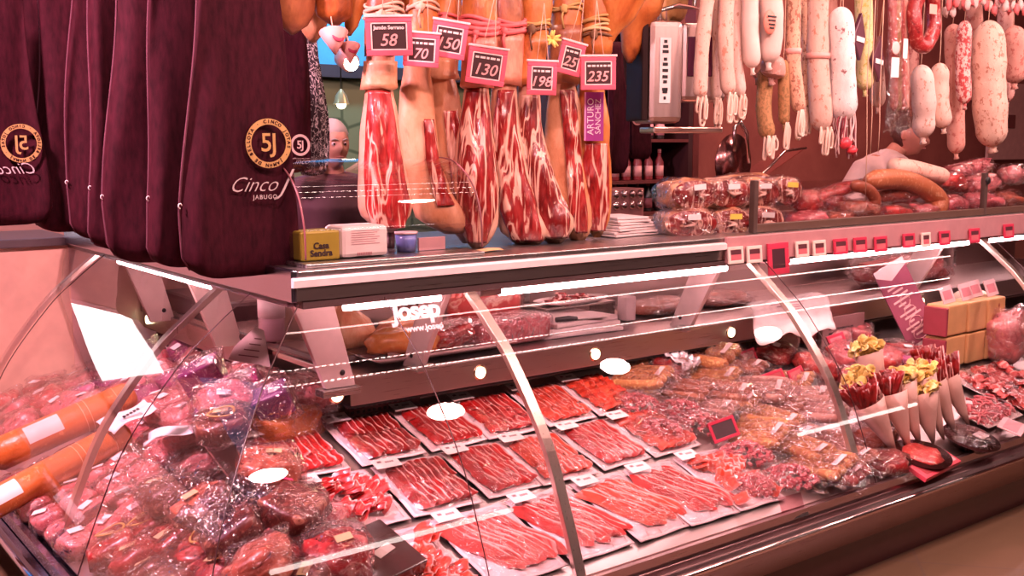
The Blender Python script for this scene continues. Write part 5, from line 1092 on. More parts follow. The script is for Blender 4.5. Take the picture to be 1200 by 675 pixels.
# tan blocks in a stack
TAN = plain((.80, .46, .20), .45, 0., .2)
A0 = P(1088, 440, y=2.86); bw = .155; k = 0
names = ['left tan block of the bottom row, beside the red foil', 'middle tan block of the bottom row', 'right tan block of the bottom row', 'left tan block of the top row', 'middle tan block of the top row', 'right tan block of the top row, with a dark brand mark']
for j in range(2):
    for i in range(3):
        t = thing('foie_block', names[j*3+i], 'block', (4.78+i*.185, 2.76, zmain(2.86)-.008+j*.158), (0, 0, R(2)), 'stacked tan blocks')
        MB().bx(0, .175, 0, .12, 0, .150).build('wrapped_block', TAN, t, False, bevel=.008)
        if i == 2: MB().box(.10, -.002, .06, .05, .002, .02).build('dark_mark', BLACK, t, False); MB().add([(.09, -.002, .11), (.10, -.002, .125), (.11, -.002, .11), (.10, -.002, .095)], [(0, 1, 2, 3)]).build('diamond_mark', plain((.4, .1, .05), .5), t, False)
        if i == 0: MB().bx(-.02, -.002, 0, .12, 0, .14).build('red_foil_side', plain((.55, .10, .14), .25, .3, .5), t, False, bevel=.004)
for k, (dx, lb) in enumerate(((.05, 'pinkish card on the left top block'), (.22, 'pinkish card on the middle top block'), (.36, 'pinkish card standing behind the middle and right top blocks'), (.46, 'white card on the right top block'))):
    t = thing('price_card', lb, 'price card', (4.80+dx, 2.80+.03*(k == 2), zmain(2.86)+.305), (R(-20), R(-6), R(-6)), 'small cards on the tan blocks')
    MB().bx(-.045, .045, -.002, .002, 0, .085).build('card', plain((.90, .62, .64), .5), t, False, bevel=.001); MB().bx(-.03, .03, -.0035, -.002, .018, .062).build('card_panel', plain((.75, .28, .33), .5), t, False)
t = thing('white_cup', 'white paper-wrapped parcel at the right edge beyond the tan blocks', 'parcel', (5.33, 2.95, zmain(2.95)+.01)); MB().ball((0, 0, .13), (.10, .09, .14), 18, 12, .12, 3, .6).build('wrapping', plain((.92, .74, .62), .5), t)
t = lump('packed_ham', 'large pink ham standing at the right edge before the white parcel', 'ham piece', (5.28, 2.72, zmain(2.72)+.03), (0, R(-8), 0), (.11, .09, .12), meat('pink'), 1, True, None)
# front right trays
def tray_food(label, u, v, w, l, m, kind, rz=0, n=40, h=.02, seed=0, tcol=(.9, .75, .72)):
    rnd = random.Random(seed+9); c = onmain(u, v, .012); t = thing('food_tray', label, 'tray', c, (TILT, 0, R(rz)))
    MB().sheet(lambda a, b: ((a-.5)*w, (b-.5)*l, .018*max(abs(2*a-1), abs(2*b-1))**8), 18, 18).build('tray', plain(tcol, .35, 0., .4), t, solid=.003)
    mb = MB()
    for k in range(n):
        x = rnd.uniform(-.42, .42)*w; y = rnd.uniform(-.42, .42)*l; a = rnd.uniform(0, 3.1); z = .010+rnd.random()*h; ph = rnd.uniform(0, 6)
        if kind == 'shred': mb.tube([(x, y, z), (x+.03*math.cos(a), y+.03*math.sin(a), z+.008), (x+.06*math.cos(a+.4), y+.06*math.sin(a+.4), z)], .005, 5)
        else: mb.sheet(lambda p, q: (x+((p-.5)*math.cos(a)-(q-.5)*math.sin(a))*.09, y+((p-.5)*math.sin(a)+(q-.5)*math.cos(a))*.07, z+.010*math.sin(p*6+ph)+.006*math.sin(q*7)), 6, 6, lambda p, q: .6 if q < .2 else 0)
    o = mb.build('food', m, t); o['kind'] = 'stuff' if kind == 'shred' else ''
    if kind != 'shred': del o['kind']
    MB().sheet(lambda a, b: ((a-.5)*w*.97, (b-.5)*l*.97, .045+.008*mnoise.noise(Vector((a*7+seed, b*7, 3)))-.03*max(abs(2*a-1), abs(2*b-1))**6), 18, 18).build('clear_film', film(), t)
tray_food('wide tray of pale pinkish cooked meat slices at the right edge', 1165, 450, .50, .26, slicemat('pinkish'), 'slice', 2, 50, .03, 1)
tray_food('tray of shredded red ham right of the cones', 1158, 488, .34, .16, meat('rose', 2.), 'shred', 4, 90, .03, 2)
tray_food('pale tray of soft pink slices at the far right', 1192, 470, .26, .22, slicemat('pinkish'), 'slice', 8, 26, .03, 3)
c = onmain(1136, 518, .02); t = thing('round_tray', 'round dark tray with clear lid and white label in front of the right cones', 'tray', c, (TILT, 0, R(10)))
MB().rings([[(r*math.cos(2*math.pi*k/30), r*.8*math.sin(2*math.pi*k/30), z) for k in range(30)] for r, z in ((.10, -.01), (.14, .02), (.145, .022))]).build('tray_base', plain((.07, .02, .02), .25, 0., .5), t)
MB().box(.05, -.02, .032, .08, .045, .002).build('white_label', plain((.96, .86, .86), .4), t, False); MB().ball((0, 0, .022), (.125, .10, .03), 20, 8).build('clear_lid', bagfilm(), t)
c = onmain(1078, 540, .02); t = thing('round_tray', 'round dark tray of red slices behind the red carton sleeve', 'tray', c, (TILT, 0, 0))
MB().rings([[(r*math.cos(2*math.pi*k/30), r*.8*math.sin(2*math.pi*k/30), z) for k in range(30)] for r, z in ((.10, -.01), (.13, .03), (.135, .032))]).build('tray_base', plain((.09, .02, .02), .25, 0., .5), t); MB().ball((0, 0, .032), (.09, .07, .012), 18, 8, .3, 2).build('red_slices', meat('red', 2.), t)
c = onmain(1094, 546, .03); t = thing('card_sleeve', 'red carton sleeve with darker windows lying at the front rail', 'carton', c, (TILT+R(8), 0, R(8)))
MB().bx(-.15, .17, -.04, .04, -.01, .010).build('sleeve', plain((.78, .08, .12), .4), t, False, bevel=.002)
for i in range(3): MB().bx(-.12+i*.10, -.05+i*.10, -.025, .025, .010, .012).build('window', plain((.45, .05, .06), .35) if i < 2 else plain((.9, .5, .5), .4), t, False)
c = onmain(1186, 500, .05); t = thing('pink_card', 'large pink price card lying on the front right tray', 'card', c, (TILT, 0, R(20))); MB().bx(-.10, .10, -.05, .05, 0, .004).build('card', plain((.92, .50, .52), .4), t, False, bevel=.001); MB().bx(-.08, .08, -.03, .03, .004, .0055).build('card_panel', plain((.85, .30, .34), .4), t, False)
for k, (u, v, mk, lb) in enumerate(((1035, 552, 'deep', 'small dark red pack at the rail right of the second rib'), (1025, 520, 'loin', 'brownish pack standing right of the second rib'), (1030, 490, 'rose', 'rosy pack between the second rib and the left cones'))):
    lump('packed_meat', lb, 'meat', onmain(u, v, 0), (TILT, 0, R(-30+20*k)), (.09, .06, .035), meat(mk, 1.4), k, True, None)

# ------------------------------------------------------------------ things on the inner shelf (z .815)
ZS = .816
def shelfpos(u, y): return P(u, 400, y=y).x
t = thing('steel_tray', 'pale tray with raised rim on the inner shelf holding joints of meat', 'tray', (2.15, 3.36, ZS))
MB().sheet(lambda a, b: ((a-.5)*.62, (b-.5)*.38, .03*max(abs(2*a-1), abs(2*b-1))**7+.004), 20, 16).build('tray', plain((.86, .56, .55), .35, 0., .4), t, solid=.004)
c = P(408, 388, y=3.46); t = thing('ham_joint', 'orange trimmed ham joint with a short shank at the left of the inner shelf', 'ham', (c.x, 3.46, ZS+.02))
MB().rings([[Vector((xc+r*math.cos(2*math.pi*k/18)*1.25, r*.8*math.sin(2*math.pi*k/18), z)) for k in range(18)] for xc, r, z in ((0, .03, .0), (0, .075, .03), (.005, .085, .07), (.0, .07, .115), (-.01, .04, .15), (-.01, .028, .18), (-.01, .034, .205), (-.01, .012, .215))]).build('rind', hamskin((.85, .30, .14), (.95, .52, .30), (.7, .15, .08)), t)
t = lump('ham_joint', 'orange knuckle joint lying right of the standing one on the inner shelf', 'ham', (2.17, 3.50, ZS+.02), (0, 0, R(15)), (.12, .07, .05), hamskin((.85, .30, .14), (.95, .52, .30), (.7, .15, .08)), 1, False)
t = lump('ham_joint', 'opened brown and red joint in front of the orange ones on the inner shelf', 'ham', (2.02, 3.28, ZS+.025), (0, 0, R(-15)), (.13, .06, .045), meat('orange', .8), 2, False)
t = lump('ham_joint', 'dark red boned ham pressed against the glass corner end of the tray', 'ham', (2.22, 3.30, ZS+.025), (0, 0, R(10)), (.11, .07, .045), meat('red', .8), 0, True)
t = thing('ham_block', 'rectangular purplish red ham block on the inner shelf right of the bracket', 'ham', (2.52, 3.33, ZS)); MB().ball((0, 0, .055), (.19, .09, .055), 22, 14, .08, 4, .35).build('meat', meat('rose', .6), t); MB().ball((0, 0, .056), (.2, .1, .058), 20, 12, .1, 4, .35).build('clear_film', bagfilm(), t)
t = thing('round_ham', 'round red ham end standing behind the purplish block', 'ham', (2.56, 3.52, ZS)); MB().ball((0, 0, .115), (.17, .09, .115), 24, 16, .08, 5, .85).build('meat', meat('red', .5), t)
t = thing('cutting_board', 'stack of white cutting boards on the inner shelf beside the first rib', 'cutting board', (2.88, 3.40, ZS))
for k in range(3): MB().box(0, 0, .010+k*.022, .42-.03*k, .30, .020, Matrix.Rotation(R(4*k-3), 4, 'Z')).build('board', plain((.93, .68, .66), .4), t, False, bevel=.005)
t = thing('knife', 'knife lying on the front of the white cutting boards', 'knife', (2.86, 3.26, ZS+.066), (0, 0, R(-8)))
MB().bx(-.02, .12, -.014, .008, 0, .003).build('blade', STEEL, t, False); MB().tube([(-.12, 0, .008), (-.06, 0, .008), (-.02, 0, .006)], [.010, .012, .008], 10).build('handle', BLACK, t)
t = thing('plate_stand', 'steel bridge stand at the back of the inner shelf, carrying the plate', 'stand', (3.05, 3.55, ZS)); MB().bx(-.2, .2, -.08, .08, .075, .085).build('stand_top', STEEL, t, False, bevel=.003)
for x in (-.19, .19): MB().bx(x-.005, x+.005, -.08, .08, 0, .075).build('stand_leg', STEEL, t, False)
c = P(675, 354, y=3.5); t = thing('meat_plate', 'pale oval plate heaped with curled slices of ham on the inner shelf', 'plate', (3.03, 3.52, ZS+.086))
MB().sheet(lambda a, b: ((2*a-1)*.20*math.sqrt(1-(2*b-1)**2*.5), (2*b-1)*.09*math.sqrt(1-(2*a-1)**2*.5), .022*max(abs(2*a-1), abs(2*b-1))**3), 18, 14).build('plate_dish', plain((.93, .70, .68), .3, 0., .4), t, solid=.004)
mb = MB(); rnd = random.Random(4)
for k in range(26):
    x = rnd.uniform(-.11, .11); y = rnd.uniform(-.05, .05); a = rnd.uniform(0, 6.3); z = .012+rnd.random()*.03*(1-abs(x)/.12)
    mb.sheet(lambda p, q: (x+((p-.5)*math.cos(a)-(q-.5)*math.sin(a))*.05, y+((p-.5)*math.sin(a)+(q-.5)*math.cos(a))*.04, z+.014*math.sin(p*5+a)), 5, 5, lambda p, q: .5 if q < .25 else 0)
mb.build('curled_slices', slicemat('dark'), t, solid=.001)
t = thing('paper_tub', 'small pink paper tub at the back near the second bracket', 'tub', (3.27, 3.42, ZS)); MB().bx(-.03, .03, -.03, .03, 0, .11).build('tub_wall', plain((.92, .62, .62), .4), t, False, bevel=.006)
for k, (x0, lb) in enumerate(((3.45, 'flat pinkish wrapped slab on the inner shelf right of the second bracket'), (3.85, 'long flat wrapped meat at the back of the inner shelf'))):
    t = lump('wrapped_slab', lb, 'meat', (x0+.1, 3.5, ZS), (0, 0, R(5)), (.18, .10, .03), meat('loin', .6), k, True)
t = lump('wrapped_slab', 'large dark red joint lying at the right end of the inner shelf', 'meat', (5.45, 3.45, ZS), (0, 0, R(3)), (.36, .13, .07), meat('red', .5), 1, True)
t = thing('notice_card', 'small pinkish notice card behind the long dark glass area', 'card', (4.55, 3.69, .99)); MB().bx(-.05, .05, -.004, 0, -.03, .03).build('card', plain((.85, .45, .48), .4), t, False)
t = thing('vented_box', 'grey box with slotted vents at the back of the deck beyond the second rib', 'box', (4.30, 3.13, zmain(3.1)+.01)); MB().bx(0, .34, 0, .12, 0, .16).build('box_body', plain((.42, .22, .22), .45), t, False, bevel=.006)
mb = MB()
for i in range(3):
    for j in range(9): mb.bx(.05+j*.022, .065+j*.022, -.002, 0, .05+i*.022, .058+i*.022)
mb.build('vent_slots', BLACK, t, False)
# side shelf: dark board, jar, tag
t = thing('dark_board', 'long dark rounded board lying on the corner of the inner shelf', 'board', (1.83, 3.80, ZS), (0, 0, R(2))); MB().bx(-.13, .13, -.50, .45, 0, .035).build('board', plain((.12, .05, .05), .25, 0., .4), t, False, bevel=.015)
t = thing('black_handle_tray', 'black oven tray with a pale front edge behind the dark board', 'tray', (1.85, 4.65, ZS)); MB().bx(-.13, .13, -.3, .3, .0, .10).build('tray_body', plain((.08, .035, .04), .3), t, False, bevel=.02); MB().bx(-.14, -.13, -.28, .28, .0, .02).build('pale_edge', STEEL, t, False)
c = P(320, 372, y=3.75); t = thing('plastic_jar', 'tall clear plastic jar with a printed label standing on the dark board', 'jar', (c.x, 3.75, ZS+.036))
MB().rings([[(r*math.cos(2*math.pi*k/20), r*math.sin(2*math.pi*k/20), z) for k in range(20)] for r, z in ((.05, 0), (.056, .01), (.056, .17), (.045, .19), (.045, .21))]).build('jar_wall', plain((.62, .34, .42), .2, 0., .5), t)
MB().rings([[(r*math.cos(2*math.pi*k/20), r*math.sin(2*math.pi*k/20), z) for k in range(20)] for r, z in ((.0575, .09), (.0575, .165))]).build('jar_label', plain((.88, .62, .66), .5), t)
c = P(300, 408, y=3.35); t = thing('tag_card', 'pale handwritten tag leaning on the edge of the dark board', 'tag', (c.x, 3.42, ZS+.036), (R(-25), R(12), R(-10)))
MB().add([(-.07, 0, 0), (.08, 0, -.01), (.05, 0, .12), (.02, 0, .13), (-.05, 0, .05)], [(0, 1, 2, 3, 4)]).build('tag', plain((.92, .66, .62), .5), t, False, solid=.002); mb = MB(); [mb.box(0+.01*i, -.003, .02+.022*i, .07-.015*i, .001, .004) for i in range(4)]; mb.build('handwriting', plain((.3, .12, .12), .5), t, False)
# trays with loose sausages below the corner of the shelf
for k, (u, v, lb) in enumerate(((250, 420, 'red peeled sausage lying upper at the back of the side case'), (262, 433, 'red peeled sausage lying just in front of the upper one'))):
    c = onside(u, v, .05); sausage(lb, [c, c+Vector((.08, -.04, .01)), c+Vector((.20, -.06, .0))], .032, meat('red', .4))
c = P(375, 450, y=3.2); t = lump('packed_ham', 'orange-red ham in a pale bag under the bracket at the corner', 'ham piece', (1.52, 3.24, zmain(3.2)+.0), (TILT, 0, R(10)), (.13, .07, .06), meat('orange', .8), 1, True)
t = lump('packed_ham', 'red ham with pale rind under the shelf corner beside the orange-red one', 'ham piece', (1.42, 3.40, .60), (0, 0, R(-20)), (.12, .08, .06), meat('red', .6), 2, True)
c = P(400, 480, y=3.25); t = thing('plastic_crate', 'dark perforated plastic basket under the glowing disc near the corner', 'basket', (1.90, 3.262, .665)); MB().bx(-.12, .18, 0, .03, -.03, .035).build('basket_wall', plain((.20, .06, .07), .4), t, False, bevel=.003)
mb = MB(); [mb.bx(-.11+i*.022, -.098+i*.022, -.002, 0, -.015+j*.018, -.005+j*.018) for i in range(12) for j in range(2)]; mb.build('basket_holes', BLACK, t, False)

# ------------------------------------------------------------------ behind the counter
t = thing('back_counter', 'brown back counter along the rear wall carrying the slicer', 'counter', (6.0, 5.2, 0)); MB().bx(-.3, 3.5, -.5, .45, 0, 1.0).build('counter_body', plain((.32, .12, .09), .5), t, False, bevel=.005); MB().bx(-.32, 3.52, -.53, .46, 1.0, 1.04).build('worktop', STEEL, t, False, bevel=.004)
c = P(868, 190, y=4.95); t = thing('meat_slicer', 'steel meat slicer with slanted clear guard on the back counter', 'slicer', (c.x, 4.95, 1.041), (0, 0, R(5)))
MB().bx(-.35, .45, -.18, .2, 0, .16).build('slicer_base', plain((.45, .22, .2), .35, .4), t, False, bevel=.02)
MB().rings([[(-.12+r*math.cos(2*math.pi*k/32), y, .42+r*math.sin(2*math.pi*k/32)) for k in range(32)] for r, y in ((.02, -.05), (.2, -.03), (.2, -.02), (.02, .02))]).build('blade', steel((.5, .22, .22), .2), t)
MB().tube([(-.22, -.1, .5), (-.22, -.1, .66), (-.16, -.1, .70), (-.08, -.1, .62), (-.05, -.1, .42)], .014, 8).build('handle_arm', steel((.8, .6, .58), .2), t)
MB().add([(-.05, -.12, .26), (.62, -.12, .52), (.62, .1, .52), (-.05, .1, .26)], [(0, 1, 2, 3)]).build('clear_guard', glass((.9, .7, .7), 1.5, .05, .15), t, False, solid=.006)
MB().tube([(-.05, -.12, .26), (.35, -.12, .50), (.62, -.12, .52)], .010, 8).build('guard_rim', steel((.7, .45, .42), .25), t)
# bottle cabinet
c0 = P(690, 200, y=5.0); c1 = P(806, 200, y=5.0); cw = c1.x-c0.x
cab = thing('bottle_cabinet', 'dark open cabinet with shelves of bottles seen between the hams and the scale', 'cabinet', (c0.x, 5.0, 0))
DK = plain((.05, .015, .018), .5)
mb = MB(); mb.bx(-.3, cw, .40, .43, 0, 2.3); mb.bx(cw, cw+.04, 0, .43, 0, 2.3); mb.bx(-.34, -.3, 0, .43, 0, 2.3); mb.bx(-.3, cw, 0, .43, 2.27, 2.3); mb.build('carcass', DK, cab, False)
shelves = [P(740, v, y=5.0).z for v in (250, 212, 163, 100)]
for z in shelves: MB().bx(-.3, cw, 0, .40, z-.02, z).build('shelf', plain((.16, .04, .04), .4), cab, False)
def bottle(label, x, y, z, h, m, cap, lab_, group):
    t = thing('bottle', label, 'bottle', (x, y, z), (0, 0, 0), group)
    n = 12; MB().rings([[(r*math.cos(2*math.pi*k/n), r*math.sin(2*math.pi*k/n), zz*h) for k in range(n)] for r, zz in ((.028, 0), (.03, .02), (.03, .58), (.012, .76), (.011, .93))]).build('bottle_body', m, t)
    MB().rings([[(r*math.cos(2*math.pi*k/n), r*math.sin(2*math.pi*k/n), zz*h) for k in range(n)] for r, zz in ((.013, .88), (.013, 1.))]).build('cap', cap, t)
    MB().rings([[(r*math.cos(2*math.pi*k/n), r*math.sin(2*math.pi*k/n), zz*h) for k in range(n)] for r, zz in ((.0308, .12), (.0308, .46))]).build('paper_label', lab_, t)
BG = plain((.03, .03, .03), .12); PL = plain((.80, .30, .34), .5)
rows_ = [(0, .19, BG, plain((.2, .05, .05), .3), plain((.35, .10, .12), .5), 'lowest'), (1, .20, plain((.35, .06, .07), .2), PL, plain((.85, .45, .45), .5), 'middle'), (2, .21, BG, PL, plain((.75, .35, .40), .5), 'upper')]
for si, h, m, cp, lm, nm in rows_:
    for i in range(6):
        x = c0.x+.20+i*(cw-.28)/6
        if x > c1.x-.05: continue
        bottle(f'{["dark", "red", "black"][si]} bottle on the {nm} cabinet shelf, {ordinal(i)} from the left', x, 5.09, shelves[si]+.001, h, m, cp, lm, f'bottles on the {nm} cabinet shelf')
c = P(729, 222, y=4.8); t = thing('glass_jar_tray', 'clear tray of shiny round lids between the rightmost ham and the bottles', 'tray', (c.x, 4.8, 1.042+.0))
MB().bx(-.14, .14, -.05, .15, 0, .28).build('tray_body', plain((.5, .2, .2), .35), t, False, bevel=.006)
for i in range(4):
    for j in range(2): MB().ball((-.10+i*.066, -.055, .21+j*.065-.03), (.026, .02, .028), 12, 8).build('shiny_lid', steel((.95, .75, .75), .12), t)
MB().bx(-1.0, 0, -.1, .5, -1.04, 0).build('side_stand', plain((.22, .07, .06), .5), t, False) if False else None
st = thing('side_stand', 'small brown stand beneath the tray of shiny lids', 'stand', (c.x, 4.85, 0)); MB().bx(-.22, .22, -.15, .12, 0, 1.041).build('stand_body', plain((.22, .07, .06), .5), st, False, bevel=.005)
t, rr = bag('black ham bag with a faint round emblem beside the bottle cabinet', P(722, 120, y=4.6).x, 4.6, .16, .75, 1.42, .06, name='ham_bag'); 
t, rr = bag('black ham bag hanging before the bottle shelves, round emblem low down', P(745, 120, y=4.7).x+.02, 4.7, .17, .8, 1.50, .06); emblem(t, Matrix.Translation(P(747, 138, y=4.655)-t.location) @ XZ, .045, plain((.55, .25, .25), .5), False)
hb = thing('hanging_bar', 'steel bar high over the aisle holding the two black bags', 'rail', (P(735, 0, y=4.65).x, 4.65, 2.5)); MB().tube([(-.4, 0, 0), (.4, 0, 0)], .012, 8).build('bar', STEEL, hb)
for x in (-.35, .35): MB().tube([(x, 0, 0), (x, 0, 1.1)], .008, 6).build('hanger', STEEL, hb)
# wall fittings
c = P(400, 122, y=5.9); t = thing('pendant_lamp', 'small glowing pendant lamp before the green patterned wall', 'lamp', c); MB().rings([[(r*math.cos(2*math.pi*k/16), r*math.sin(2*math.pi*k/16), z) for k in range(16)] for r, z in ((.05, .0), (.035, .05), (.008, .09))], False).build('shade', plain((.5, .4, .2), .3, .5), t)
MB().ball((0, 0, .0), .03, 12, 8).build('bulb', emit((1, .85, .5), 12.), t); MB().tube([(0, 0, .08), (0, 0, 3.6-c.z)], .004, 6).build('cord', BLACK, t)
c = P(411, 74, y=5.3); t = thing('spotlight', 'round glowing ceiling spotlight under the drip cones', 'spotlight', c, (R(10), 0, 0)); MB().tube([(0, .10, .02), (0, 0, 0)], [.05, .055], 18).build('lamp_housing', plain((.55, .25, .22), .4), t); MB().tube([(0, -.004, 0), (0, -.012, 0)], .042, 18).build('lens', emit((1, .95, .75), 30.), t); MB().tube([(0, .06, .04), (0, .06, 3.6-c.z)], .008, 6).build('stem', BLACK, t)
t = thing('wall_poster', 'white blurred notice with a dark heading at the far right behind the salamis', 'poster', P(1180, 148, y=5.9)); MB().bx(-.35, .45, 0, .03, -.35, .45).build('poster_sheet', plain((.62, .34, .32), .6), t, False); MB().bx(-.1, .15, -.01, 0, -.02, .12).build('poster_block', plain((.2, .05, .05), .6), t, False)
t = thing('dark_partition', 'dark red partition post between the bottle cabinet and the slicer', 'post', (P(810, 150, y=5.3).x, 5.3, 0)); MB().bx(-.03, .03, -.05, .05, 0, 3.6).build('post', plain((.15, .03, .03), .5), t, False)

# ------------------------------------------------------------------ people
def head_mesh(mb, c, yaw, pitch, s=1.):
    Mh = Matrix.Translation(c) @ Matrix.Rotation(yaw, 4, 'Z') @ Matrix.Rotation(pitch, 4, 'X') @ Matrix.Scale(s, 4)
    n, m = 40, 34; rr = []
    def g(d, p, w): return math.exp(-((d-Vector(p)).length/w)**2)
    for i in range(m+1):
        th = math.pi*(i+.01*(i == 0)-.01*(i == m))/m; ring = []
        for j in range(n):
            ph = 2*math.pi*j/n; d = Vector((math.sin(th)*math.cos(ph), math.sin(th)*math.sin(ph), -math.cos(th)))
            p = Vector((d.x*.075, d.y*.095, d.z*.115))
            low = max(0, -d.z); p.x *= 1-.28*low; p.y = p.y*(1-.10*low)-(.012*low)
            f = Vector((0, -1, 0))
            p.y -= .026*g(d, (0, -.98, -.12), .16)+.014*g(d, (0, -.98, .02), .12)          # nose
            p.y -= .008*g(d, (.3, -.9, .3), .22)+.008*g(d, (-.3, -.9, .3), .22)            # brow
            p.y += .014*g(d, (.34, -.92, .12), .15)+.014*g(d, (-.34, -.92, .12), .15)      # sockets
            p.y -= .010*g(d, (0, -.9, -.45), .14)+.003*g(d, (0, -.85, -.38), .1)           # lips
            p.y -= .014*g(d, (0, -.7, -.75), .22)                                          # chin
            p.y -= .006*g(d, (.5, -.8, -.2), .25)+.006*g(d, (-.5, -.8, -.2), .25)          # cheeks
            ring.append(Mh @ p)
        rr.append(ring)
    mb.rings(rr)
    for sg in (-1, 1): mb.ball(Mh @ Vector((sg*.076, .012, -.005)), (.012, .018, .030), 10, 8)
    return Mh
def hand(mb, w, d, palmn, flip):
    d = d.normalized(); palmn = (palmn-d*palmn.dot(d)).normalized(); s = d.cross(palmn)*flip
    mb.tube([w, w+d*.03, w+d*.085], [.022, .034, .032], 10)
    for k, l in enumerate((.070, .080, .074, .058)):
        b = w+d*.085+s*(.030-.020*k); mb.tube([b-d*.02, b, b+d*l*.5+palmn*.008, b+d*l*.9+palmn*.03], [.010, .010, .0090, .0075], 8)
    b = w+d*.03+s*.032; mb.tube([b-s*.01, b+s*.022+d*.03, b+s*.030+d*.06+palmn*.012], [.013, .011, .008], 8)
def remesh(o, vox):
    k = o.modifiers.new('r', 'REMESH'); k.mode = 'VOXEL'; k.voxel_size = vox; k.use_smooth_shade = True; s = o.modifiers.new('sm', 'SMOOTH'); s.factor = .5; s.iterations = 3
def person(label, base, yaw, lean, head_yaw, head_pitch, skin, coatm, hairm, hairstyle, arms, collar=None, h=1.72, apron=None, trousers=None, look_=0):
    t = thing('person', label, 'person', base, (0, 0, yaw)); S_ = h/1.72
    def Lp(x, y, z):       # lean the upper body forward about the hips
        if z > .95: a = lean; yy = y*math.cos(a)-(z-.95)*math.sin(a); zz = .95+(z-.95)*math.cos(a)+y*math.sin(a); return Vector((x, yy, zz))*S_
        return Vector((x, y, z))*S_
    b = MB()
    b.tube([Lp(0, 0, .92), Lp(0, 0, 1.05), Lp(0, 0, 1.2), Lp(0, 0, 1.35), Lp(0, .01, 1.44)], [.13, .13, .14, .15, .09], 16)
    b.tube([Lp(-.16, .0, 1.42), Lp(0, 0, 1.45), Lp(.16, .0, 1.42)], [.055, .07, .055], 12)
    b.tube([Lp(0, .01, 1.42), Lp(0, -.005, 1.54)], [.06, .052], 12)
    for sg in (-1, 1): b.tube([Lp(sg*.09, 0, .95), Lp(sg*.10, -.01, .50), Lp(sg*.10, .01, .10), Lp(sg*.10, .0, .05)], [.09, .06, .042, .042], 12); b.tube([Lp(sg*.10, .05, .035), Lp(sg*.11, -.16, .03)], [.035, .035], 10)
    hc = Lp(0, -.02, 1.635); Mh = head_mesh(b, hc, head_yaw, head_pitch, S_*1.0)
    ct = MB()
    ct.tube([Lp(0, 0, .80), Lp(0, 0, 1.05), Lp(0, 0, 1.2), Lp(0, 0, 1.35), Lp(0, .01, 1.43)], [.165, .155, .16, .17, .10], 20)
    ct.tube([Lp(-.18, .0, 1.41), Lp(0, 0, 1.44), Lp(.18, .0, 1.41)], [.07, .085, .07], 14)
    for sg, (el, wr) in zip((-1, 1), arms):
        sh = Lp(sg*.185, 0, 1.40); el = Vector(el)*S_; wr = Vector(wr)*S_
        b.tube([sh, el, wr], [.045, .036, .024], 12); hand(b, wr, (wr-el), Vector((0, 0, -1)), sg)
        ct.tube([sh, el, el.lerp(wr, .8)], [.066, .056, .045], 14)
    body = b.build('body', skin, t); remesh(body, .0065)
    co = ct.build('coat', coatm, t); remesh(co, .012)
    tr_ = MB()
    tr_.tube([Lp(-.09, 0, .9), Lp(.09, 0, .9)], [.12, .12], 12)
    for sg in (-1, 1): tr_.tube([Lp(sg*.09, 0, .93), Lp(sg*.10, -.01, .50), Lp(sg*.10, .01, .08)], [.11, .085, .07], 14)
    remesh(tr_.build('trousers', trousers or plain((.04, .03, .05), .8), t), .014)
    ey = MB(); ir = MB()
    for sg in (-1, 1): ey.ball(Mh @ Vector((sg*.027, -.079, .012)), .0115*S_, 10, 8); ir.ball(Mh @ Vector((sg*.027, -.0865, .012)), (.0055, .0055, .0055), 8, 6)
    ey.build('eyes', plain((.85, .7, .68), .2), t); ir.build('pupils', plain((.03, .015, .01), .2), t)
    lp = MB(); lp.tube([Mh @ Vector((x, -.100+.35*abs(x)-0.004, -.048+.003*math.cos(x*120))) for x in (-.024, -.012, 0, .012, .024)], [.002, .0045, .005, .0045, .002], 8); lp.build('lips', plain((.55, .16, .14), .4), t)
    eb = MB()
    for sg in (-1, 1): eb.tube([Mh @ Vector((sg*x, y, z)) for x, y, z in ((.012, -.098, .030), (.028, -.096, .036), (.044, -.085, .030))], [.003, .004, .002], 6)
    eb.build('eyebrows', hairm, t)
    hr = MB(); n, m = 30, 20; rr = []
    for i in range(m+1):
        th = math.pi*(i+.01*(i == 0)-.01*(i == m))/m; ring = []
        for j in range(n):
            ph = 2*math.pi*j/n; d = Vector((math.sin(th)*math.cos(ph), math.sin(th)*math.sin(ph), -math.cos(th)))
            front = max(0, -d.y); keep = d.z > .30+.30*front*front if hairstyle == 'short' else (d.z > .42*front-.10+.2*front)
            keep = keep or (d.y > .1 and d.z > -.45)
            q = 1.10+.05*mnoise.noise(d*7) if keep else .90
            ring.append(Mh @ Vector((d.x*.075*q, d.y*.095*q+.004, d.z*.115*q)))
        rr.append(ring)
    hr.rings(rr); ho = hr.build('hair', hairm, t); ho.modifiers.new('s', 'SMOOTH').iterations = 1
    if collar:
        MB().rings([[Lp(r*math.cos(2*math.pi*k/18), .008+r*.95*math.sin(2*math.pi*k/18), z-(.05 if 11 <= k <= 15 else 0)*(z < 1.44)) for k in range(18)] for r, z in ((.078, 1.43), (.066, 1.475))], False).build('collar', collar, t, solid=.004)
    if apron: 
        MB().sheet(lambda u, v: Lp((u-.5)*.30*(1+.3*v), -.175-.02*math.cos((u-.5)*3), 1.36-.6*v), 10, 12).build('apron', apron, t, solid=.003)
    return t
SKIN = plain((.74, .34, .25), .5); SKIN2 = plain((.62, .24, .17), .5)
c = P(396, 172, y=4.45)
person('grey-haired man in a dark jacket with a pale collar, standing beyond the small glass case', (c.x-.02, 4.48, 0), R(-22), R(4), R(16), R(4), SKIN, plain((.10, .035, .05), .8), plain((.60, .48, .44), .8), 'short', (((-.26, -.02, 1.13), (-.22, -.20, .96)), ((.26, -.02, 1.13), (.22, -.20, .96))), plain((.80, .50, .48), .6), h=(c.z+.01)/1.635*1.72)
c = P(1072, 160, y=3.98)
